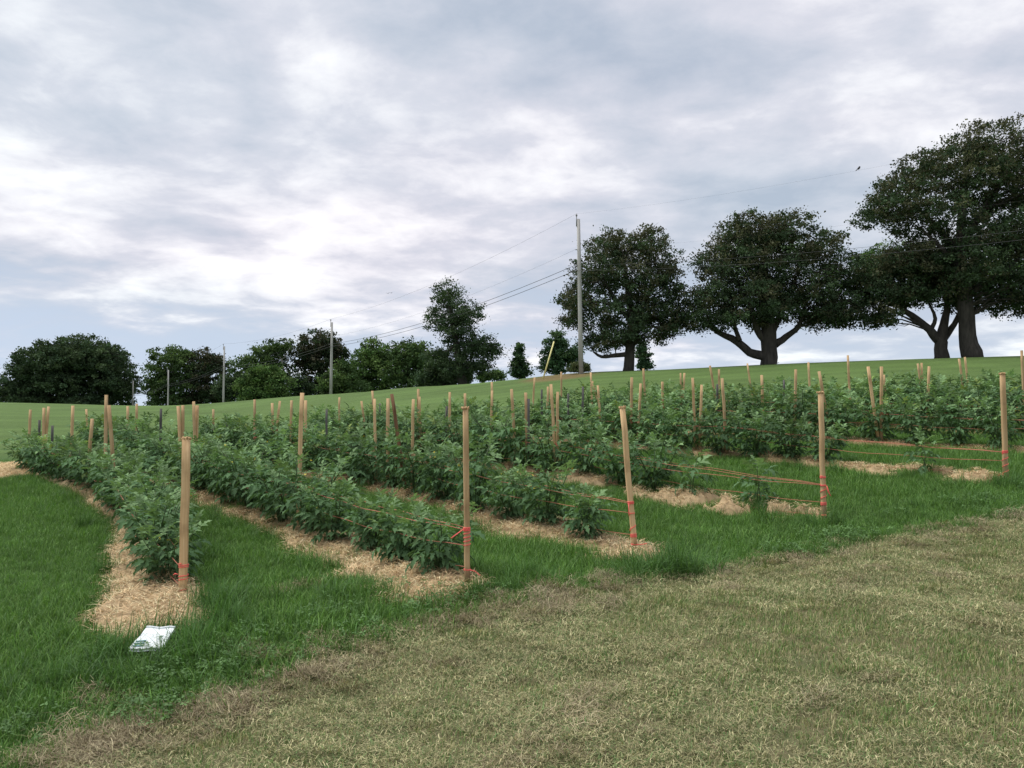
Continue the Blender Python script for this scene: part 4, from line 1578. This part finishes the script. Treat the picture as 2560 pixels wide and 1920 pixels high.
def bed(k, t0, t1, width, height, label, shift=0.0, name='straw_mulch', patchy=0.0):
    rng = np.random.default_rng(ord(k) * 7 + int(t0 * 10) + 3)
    p = ROWS[k]
    n = int((t1 - t0) / .07) + 2
    ts = np.linspace(t0, t1, n)
    ss = np.linspace(-1, 1, 15)
    T, S = np.meshgrid(ts, ss, indexing='ij')
    wl = width * (.5 + .10 * np.sin(ts * 2.3 + ord(k)) + .06 * np.sin(ts * 6.1 + 1))
    endf = np.clip(np.minimum(ts - t0, t1 - ts) / .28, 0.0, 1) ** .5
    if k in 'ABC':
        wl = wl * np.interp(ts, [.9, 2.6], [1, .52])
    wl = wl * np.maximum(endf, .05)
    shf = (lambda q: np.interp(q, *shift)) if isinstance(shift, tuple) else (lambda q: q * 0 + shift)
    X, Y = row_pos(k, T, S * wl[:, None] + shf(T))
    gap = lambda x_, y_: patchy * np.clip((vnoise(x_ * 4.2, y_ * 4.2, 77 + ord(k)) - .12) / .35, 0, 1)
    BEDS.append((p.copy(), k, t0, t1, ts, wl, shf, gap))
    mound = height * (1 - S ** 4) * endf[:, None] * (.75 + .55 * vnoise(X * 5, Y * 5, ord(k)))
    Z = terrain(X, Y) + mound + .012 * vnoise(X * 14, Y * 14, 9) - .035 * (np.abs(S) > .99) - (height + .03) * gap(X, Y)
    ns = len(ss)
    idx = np.arange(n * ns).reshape(n, ns)
    Q = np.stack([idx[:-1, :-1], idx[:-1, 1:], idx[1:, 1:], idx[1:, :-1]], -1).reshape(-1, 4)
    V = np.stack([X, Y, Z], -1).reshape(-1, 3)
    C = np.ones((len(V), 3)) * np.array((0.45, 0.33, 0.19)) * rng.uniform(.8, 1.15, (len(V), 1))
    # loose straws over the mound, thick where it is close
    tl = min(t1, 7.0)
    ns_ = int(2300 * width / .75 * max(tl - t0, .2))
    tt = rng.uniform(t0 + .02, tl, ns_)
    s2 = rng.uniform(-1.05, 1.05, ns_)
    wi = np.interp(tt, ts, wl)
    xx, yy = row_pos(k, tt, s2 * wi + shf(tt))
    ef = np.interp(tt, ts, endf)
    zz = terrain(xx, yy) + height * (1 - s2 ** 4).clip(0) * ef * (.75 + .55 * vnoise(xx * 5, yy * 5, ord(k))) + rng.uniform(0, .015, ns_) - (height + .06) * gap(xx, yy)
    v2, q2, c2 = strands(np.stack([xx, yy], 1), zz, 0, .085, .0042, STRAWC, rng, .22)
    me = mesh_np(name, np.concatenate([V, v2]), np.concatenate([Q, q2 + len(V)]), M_STRAW, np.concatenate([C, c2]), True)
    o = link(name, me)
    tag(o, label, 'straw mulch', 'straw mulch beds under the rows', 'stuff')


def build_beds():
    H = {'A': (.60, .11, ((-1, -.2, .6, 1.6, 3, 5), (-.20, -.21, -.19, -.14, -.02, .0))), 'B': (.80, .07, ((-1, .3, 1.5, 3), (-.17, -.15, -.10, -.04))), 'C': (.80, .08, -.04), 'D': (.52, .12, -.06), 'E': (.50, .10, 0)}
    for k in ROWS:
        w, h, sh = H.get(k, (.62, .04, 0))
        t0 = {'A': -.78, 'B': -.16, 'C': -.30, 'D': -.12, 'E': .0}.get(k, .2)
        bed(k, t0, TEND[k] + .2, w, h, 'tan straw mulch laid under ' + ROWTXT[k], sh, patchy={'D': 1.0, 'E': 1.0, 'B': .5, 'C': .5, 'A': .35}.get(k, 0.0))
    # a thick mat of straw without plants, beside the far end of row A
    x, y = ground_hit(40, 1180)
    d = np.array([x, y]) - ROWS['A']
    ROWS['Z'] = np.array([x, y]) - RD * .9
    bed('Z', 0, 2.6, 1.15, .06, 'bare pale straw mat on the grass beside the last plants of ' + ROWTXT['A'])
    del ROWS['Z']


build_beds()

# ------------------------------------------------------------------ grass: tufts scattered as instances
def blade_tuft(seed, n, radius, h, wd, cols, lean=.5, curve=.6, name='tuft', mat=None, segs=3):
    rng = np.random.default_rng(seed)
    r = radius * np.sqrt(rng.random(n)); a0 = rng.uniform(0, 6.283, n)
    bx, by = r * np.cos(a0), r * np.sin(a0)
    a = rng.uniform(0, 6.283, n)
    hh = h * rng.uniform(.5, 1.25, n)
    le = np.abs(rng.normal(size=n)) * lean
    cu = rng.uniform(0, 1, n) * curve
    w = wd * rng.uniform(.7, 1.3, n)
    V = []
    qs = np.linspace(0, 1, segs + 1)
    for q in qs:
        tilt = le + cu * q
        x = bx + np.cos(a) * np.sin(tilt) * hh * q
        y = by + np.sin(a) * np.sin(tilt) * hh * q
        z = np.cos(tilt) * hh * q - .01 * (q == 0)
        ww = w * (1 - q ** 2 * .85) * .5
        tw = a + 1.57
        V += [np.stack([x + np.cos(tw) * ww, y + np.sin(tw) * ww, z], 1), np.stack([x - np.cos(tw) * ww, y - np.sin(tw) * ww, z], 1)]
    m = len(V)
    V = np.stack(V, 1).reshape(-1, 3)
    i = np.arange(n)[:, None] * m
    Q = np.concatenate([i + np.array([[2 * s, 2 * s + 1, 2 * s + 3, 2 * s + 2]]) for s in range(segs)])
    cc = np.array(cols)[rng.integers(0, len(cols), n)] * rng.uniform(.75, 1.25, (n, 1))
    C = np.repeat(cc, m, 0)
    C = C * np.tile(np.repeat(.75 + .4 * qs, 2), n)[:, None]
    return V, Q, C


def clover_tuft(seed, n=34, radius=.14):
    rng = np.random.default_rng(seed)
    V, Q, C, k = [], [], [], 0
    for _ in range(n):
        r = radius * math.sqrt(rng.random()); a = rng.uniform(0, 6.28)
        h = rng.uniform(.03, .085)
        c = np.array([r * math.cos(a), r * math.sin(a), h])
        tl = rng.normal(size=2) * .3
        nrm = np.array([tl[0], tl[1], 1.0]); nrm /= np.linalg.norm(nrm)
        sz = rng.uniform(.008, .015)
        a1 = rng.uniform(0, 6.28)
        col = np.array((0.10, 0.19, 0.06)) * rng.uniform(.75, 1.3)
        for j in range(3):
            th = a1 + j * 2.094
            d = np.array([math.cos(th), math.sin(th), 0]); d -= nrm * (d @ nrm); d /= np.linalg.norm(d)
            s = np.cross(nrm, d)
            pts = [c, c + d * sz * .7 + s * sz * .55 + nrm * .002, c + d * sz * 1.35 + s * sz * .3, c + d * sz * 1.35 - s * sz * .3, c + d * sz * .7 - s * sz * .55 + nrm * .002]
            V += pts
            Q += [(k, k + 4, k + 3, k + 2), (k, k + 2, k + 1, k + 1)][:1]
            Q += [(k, k + 2, k + 1, k)][:0]
            C += [col] * 5
            k += 5
        # stalk
        V += [c, c + np.array([.002, 0, 0]), np.array([c[0] * .8 + .002, c[1] * .8, -.01]), np.array([c[0] * .8, c[1] * .8, -.01])]
        Q.append((k, k + 1, k + 2, k + 3)); C += [col * .8] * 4
        k += 4
    V = np.array(V)
    T = []
    return V, np.array(Q), np.array(C)


def straw_tuft(seed, n, radius, ln, wd, cols, flat, lift, curve=.25):
    rng = np.random.default_rng(seed)
    r = radius * np.sqrt(rng.random(n)); a0 = rng.uniform(0, 6.283, n)
    return strands(np.stack([r * np.cos(a0), r * np.sin(a0)], 1), rng.uniform(0, lift, n), 0, ln, wd, cols, rng, flat, curve)


def proto_collection(name, items, mat):
    c = bpy.data.collections.new(name)
    for i, (V, Q, C) in enumerate(items):
        o = bpy.data.objects.new('%s_%02d' % (name, i), mesh_np(name, V, Q, mat, C))
        c.objects.link(o)
    return c


def scatter(name, coll, P, rot, scl, idx, label, cat):
    me = bpy.data.meshes.new(name)
    n = len(P)
    me.vertices.add(n)
    me.vertices.foreach_set('co', np.asarray(P, np.float32).ravel())
    a = me.attributes.new('rot', 'FLOAT_VECTOR', 'POINT'); a.data.foreach_set('vector', np.asarray(rot, np.float32).ravel())
    a = me.attributes.new('scl', 'FLOAT', 'POINT'); a.data.foreach_set('value', np.asarray(scl, np.float32))
    a = me.attributes.new('idx', 'INT', 'POINT'); a.data.foreach_set('value', np.asarray(idx, np.int32))
    o = link(name, me)
    ng = bpy.data.node_groups.new(name, 'GeometryNodeTree')
    ng.interface.new_socket('Geometry', in_out='INPUT', socket_type='NodeSocketGeometry')
    ng.interface.new_socket('Geometry', in_out='OUTPUT', socket_type='NodeSocketGeometry')
    gi = ng.nodes.new('NodeGroupInput'); go = ng.nodes.new('NodeGroupOutput')
    ci = ng.nodes.new('GeometryNodeCollectionInfo')
    ci.inputs['Collection'].default_value = coll
    ci.inputs['Separate Children'].default_value = True
    ci.inputs['Reset Children'].default_value = True
    ip = ng.nodes.new('GeometryNodeInstanceOnPoints')
    ip.inputs['Pick Instance'].default_value = True

    def na(nm, dt):
        x = ng.nodes.new('GeometryNodeInputNamedAttribute')
        x.data_type = dt
        x.inputs['Name'].default_value = nm
        return x.outputs['Attribute']
    Lk = ng.links.new
    Lk(gi.outputs[0], ip.inputs['Points']); Lk(ci.outputs[0], ip.inputs['Instance'])
    Lk(na('idx', 'INT'), ip.inputs['Instance Index']); Lk(na('rot', 'FLOAT_VECTOR'), ip.inputs['Rotation'])
    Lk(na('scl', 'FLOAT'), ip.inputs['Scale'])
    Lk(ip.outputs[0], go.inputs[0])
    md = o.modifiers.new('scatter', 'NODES')
    md.node_group = ng
    tag(o, label, cat, None, 'stuff')
    return o


def rand_rot(n, tilt=.12):
    return np.stack([RNG.normal(size=n) * tilt, RNG.normal(size=n) * tilt, RNG.uniform(0, 6.283, n)], 1)


def jitter_grid(step, y1, m=2.6):
    gx, gy = np.meshgrid(np.arange(-.66 * y1 - m, .66 * y1 + m, step), np.arange(2.0, y1, step))
    gx = gx.ravel() + RNG.uniform(-.5, .5, gx.size) * step
    gy = gy.ravel() + RNG.uniform(-.5, .5, gy.size) * step
    ok = np.abs(gx) < .66 * gy + m
    return gx[ok], gy[ok]


def in_view(x, y, m=.7):
    return (np.abs(x) < .66 * y + m) & (y > 2.2)


def build_grass():
    GC = [(0.102, 0.212, 0.046), (0.129, 0.246, 0.055), (0.081, 0.178, 0.041), (0.162, 0.28, 0.071)]
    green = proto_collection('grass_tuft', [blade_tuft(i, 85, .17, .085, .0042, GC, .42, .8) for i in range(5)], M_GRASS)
    # even sod of the plot
    x, y = jitter_grid(.092, 15.5)
    n = len(x)
    d = dry_sdf(x, y) + .13 * vnoise(x * 3, y * 3, 11) + .10 * vnoise(x * 9, y * 9, 21)
    thin = np.clip(1.2 - (y - 7) * .055, .42, 1)
    wob = .06 * vnoise(x * 6, y * 6, 12)
    px_, py_ = ground_hit(388, 1640)
    keep = (d < -.02) & ~in_bed(x, y, wob) & (RNG.random(n) < thin) & (np.hypot(x - px_, y - py_ + .04) > .125)
    x, y = x[keep], y[keep]
    s = (.85 + .3 * vnoise(x * 1.1, y * 1.1, 13)) * RNG.uniform(.75, 1.2, len(x))
    print('green tufts', len(x))
    scatter('grass', green, np.stack([x, y, terrain(x, y)], 1), rand_rot(len(x)), s, RNG.integers(0, 5, len(x)), 'thick green grass growing between the tomato rows', 'grass')
    # longer uncut tufts round stake feet, bed ends and the edge of the mown strip
    LC = [(0.081, 0.178, 0.044), (0.105, 0.211, 0.052), (0.065, 0.143, 0.037)]
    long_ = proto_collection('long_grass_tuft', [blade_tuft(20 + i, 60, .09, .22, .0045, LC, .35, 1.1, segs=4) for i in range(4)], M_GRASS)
    P = []

    def blob(u, v, rx, ry, m):
        cx, cy = ground_hit(u, v)
        P.append(np.stack([cx + RNG.normal(size=m) * rx, cy + RNG.normal(size=m) * ry], 1))
    blob(510, 1540, .16, .08, 34); blob(520, 1600, .2, .1, 26); blob(330, 1680, .30, .20, 30); blob(430, 1650, .2, .15, 18); blob(1700, 1440, .20, .13, 22); blob(1640, 1410, .14, .12, 8)
    blob(1170, 1490, .14, .06, 9); blob(1290, 1450, .16, .12, 7); blob(1010, 1490, .25, .1, 10); blob(1930, 1290, .14, .1, 7); blob(1880, 1260, .06, .1, 6); blob(2060, 1320, .16, .06, 8)
    blob(2520, 1215, .15, .1, 8); blob(2290, 1270, .3, .15, 5); blob(150, 1700, .5, .3, 14); blob(700, 1500, .5, .3, 10); blob(900, 1420, .3, .3, 10); blob(640, 1330, .4, .5, 9)
    # along the beds
    for k in ROWS:
        for sdn in (-1, 1):
            m = int(TEND[k] * 3)
            t = RNG.uniform(-.3, TEND[k], m)
            q = np.stack(row_pos(k, t, sdn * RNG.uniform(.32, .46, m)), 1)
            P.append(q)
    P = np.concatenate(P)
    P = P[(dry_sdf(P[:, 0], P[:, 1]) < -.02) & in_view(P[:, 0], P[:, 1]) & ~in_bed(P[:, 0], P[:, 1], .05)]
    px_, py_ = ground_hit(388, 1640)
    P = P[np.hypot(P[:, 0] - px_, P[:, 1] - py_ + .05) > .17]
    sc_ = RNG.uniform(.45, .95, len(P))
    tall = np.zeros(len(P))
    for u_, v_ in ((500, 1560), (1700, 1440), (350, 1670)):
        gx, gy = ground_hit(u_, v_)
        tall = np.maximum(tall, np.exp(-((P[:, 0] - gx) ** 2 + (P[:, 1] - gy) ** 2) / .12))
    sc_ = sc_ * (1 + .55 * tall)
    m0 = 34 + 30 + 18 + 22
    scatter('long_grass', long_, np.column_stack([P, terrain(P[:, 0], P[:, 1])]), rand_rot(len(P)), sc_, RNG.integers(0, 4, len(P)),
            'long uncut grass clumps round the stake feet and bed edges', 'grass')
    # clover
    clo = proto_collection('clover_tuft', [clover_tuft(50 + i) for i in range(4)], M_GRASS)
    P = []
    blob(530, 1690, .20, .13, 22); blob(450, 1760, .2, .06, 6); blob(640, 1640, .2, .2, 6); blob(110, 1850, .3, .12, 7); blob(350, 1770, .3, .2, 2)
    blob(2140, 1350, .28, .10, 16); blob(950, 1410, .12, .12, 9); blob(1000, 1560, .3, .12, 5); blob(1160, 1510, .2, .08, 9); blob(1300, 1300, .2, .2, 9); blob(2500, 1270, .3, .2, 14)
    blob(870, 1510, .3, .2, 5); blob(1900, 1400, .3, .1, 5)
    P = np.concatenate(P)
    P = P[(dry_sdf(P[:, 0], P[:, 1]) < .03)]
    scatter('clover', clo, np.column_stack([P, terrain(P[:, 0], P[:, 1])]), rand_rot(len(P), .08), RNG.uniform(.8, 1.25, len(P)), RNG.integers(0, 4, len(P)),
            'patches of low clover leaves along the edge of the mown strip', 'clover')
    # mown strip: short mixed stubble and flattened dead grass
    DC = [(0.479, 0.435, 0.24), (0.364, 0.329, 0.177), (0.611, 0.56, 0.324), (0.181, 0.223, 0.093), (0.142, 0.234, 0.084), (0.25, 0.244, 0.12)]
    DG = [(0.117, 0.223, 0.059), (0.15, 0.249, 0.073), (0.101, 0.189, 0.049), (0.302, 0.299, 0.131)]
    dry = proto_collection('dry_grass_tuft', [straw_tuft(70 + i, 330, .16, .028, .0020, DC, .5, .016, .12) for i in range(4)]
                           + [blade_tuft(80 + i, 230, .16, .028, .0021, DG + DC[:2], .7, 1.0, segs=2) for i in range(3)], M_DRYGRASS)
    x, y = jitter_grid(.094, 12.5)
    d = dry_sdf(x, y) + .13 * vnoise(x * 3, y * 3, 11) + .10 * vnoise(x * 9, y * 9, 21)
    keep = d > -.03
    x, y, d = x[keep], y[keep], d[keep]
    pat = .9 * vnoise(x * 2.3, y * 2.3, 15) + .8 * vnoise(x * 7, y * 7, 25) + .8 * np.exp(-d / .6) - .1
    isg = RNG.random(len(x)) < np.clip(.50 - .75 * pat + .04 * (x - 1), .04, .95)
    idx = np.where(isg, RNG.integers(4, 7, len(x)), RNG.integers(0, 4, len(x)))
    print('dry tufts', len(x))
    scatter('dry_grass', dry, np.stack([x, y, terrain(x, y)], 1), rand_rot(len(x)), RNG.uniform(.8, 1.25, len(x)), idx,
            'short mown lawn grass, mostly dead and straw-coloured', 'grass')
    # tangles of cut hay left along the edge and scattered on the green
    HC = [(0.36, 0.304, 0.19), (0.264, 0.213, 0.133), (0.457, 0.402, 0.256), (0.194, 0.152, 0.099)]
    hay = proto_collection('hay_tangle', [straw_tuft(90 + i, 190, .13, .065, .0025, HC, .5, .035) for i in range(4)], M_DRYGRASS)
    P = []
    m = 330
    seg = RNG.integers(1, len(EDGE) - 2, m)
    w = RNG.random(m)
    q = EDGE[seg] * (1 - w)[:, None] + EDGE[seg + 1] * w[:, None]
    q = q + np.stack([RNG.normal(size=m) * .16, -np.abs(RNG.normal(size=m)) * .18 + .09], 1)
    nn = vnoise(q[:, 0] * 4, q[:, 1] * 4, 16)
    P.append(q[nn > -.25])
    m = 1500
    yy = np.sqrt(RNG.uniform(2.3 ** 2, 11 ** 2, m)); xx = RNG.uniform(-1, 1, m) * (.66 * yy + .5)
    ok = (dry_sdf(xx, yy) > .05) & (.9 * vnoise(xx * 2.3, yy * 2.3, 15) + .8 * vnoise(xx * 7, yy * 7, 25) > .30)
    P.append(np.stack([xx[ok], yy[ok]], 1))
    blob(590, 1630, .06, .05, 3); blob(650, 1665, .08, .06, 4); blob(350, 1745, .07, .04, 3); blob(230, 1830, .12, .10, 7); blob(700, 1480, .08, .05, 3); blob(820, 1650, .07, .05, 3)
    blob(1000, 1460, .08, .03, 3); blob(760, 1470, .04, .04, 2); blob(1500, 1455, .1, .05, 4)
    P = np.concatenate(P)
    scatter('hay', hay, np.column_stack([P, terrain(P[:, 0], P[:, 1]) + .005]), rand_rot(len(P), .15), RNG.uniform(.45, 1.0, len(P)), RNG.integers(0, 4, len(P)),
            'tangled tan hay raked against the edge of the green grass', 'hay')


build_grass()


# ------------------------------------------------------------------ small things
def build_packet():
    x, y = ground_hit(388, 1645)
    z = tz(x, y)
    root = empty('plastic_packet', (x, y, z), 'crumpled white plastic packet lying in long grass at the foot of a straw bed', 'packet')
    rng = np.random.default_rng(4)
    nu, nv = 14, 12
    W_, H_ = .21, .20

    def sheet(off):
        V = []
        for j in range(nv):
            for i in range(nu):
                a, b = i / (nu - 1) - .5, j / (nv - 1)
                puff = .014 * (1 - (2 * a) ** 4) * math.sin(math.pi * min(1, b * 1.05)) * off
                cr = .004 * math.sin(a * 9 + b * 5) + .003 * math.sin(b * 11 + a * 4) + rng.normal() * .0006
                xx = a * W_ * (1 + .12 * (1 - b)) - .045 * (1 - b)
                V.append((xx * .78, -.05 + b * H_ * .60, .055 + b * .085 + puff * .6 + cr * .6))
        return V
    mb = MB()
    Vt = sheet(1); Vb = [(a, b, c - .016) for a, b, c in sheet(-.3)]
    q = [(j * nu + i, j * nu + i + 1, (j + 1) * nu + i + 1, (j + 1) * nu + i) for j in range(nv - 1) for i in range(nu - 1)]
    mb.add(Vt, None, q); mb.add(Vb, None, [t[::-1] for t in q])
    link('film', mb.mesh('film', M_PACKET), root)
    mb = MB()
    A = np.array(Vt).reshape(nv, nu, 3)
    for j in (1, 2, 3):
        row = [A[j, i] + (0, 0, .003) for i in range(1, 6)]
        mb.tube(row, [.003] * 5, 4)
    link('print', mb.mesh('print', M_PACKETPRINT), root)
    mb = MB()
    mb.tube([A[nv - 1, i] + (0, 0, .001) for i in range(nu)], [.006] * nu, 6)
    link('sealed_edge', mb.mesh('sealed_edge', M_PACKET), root)


build_packet()
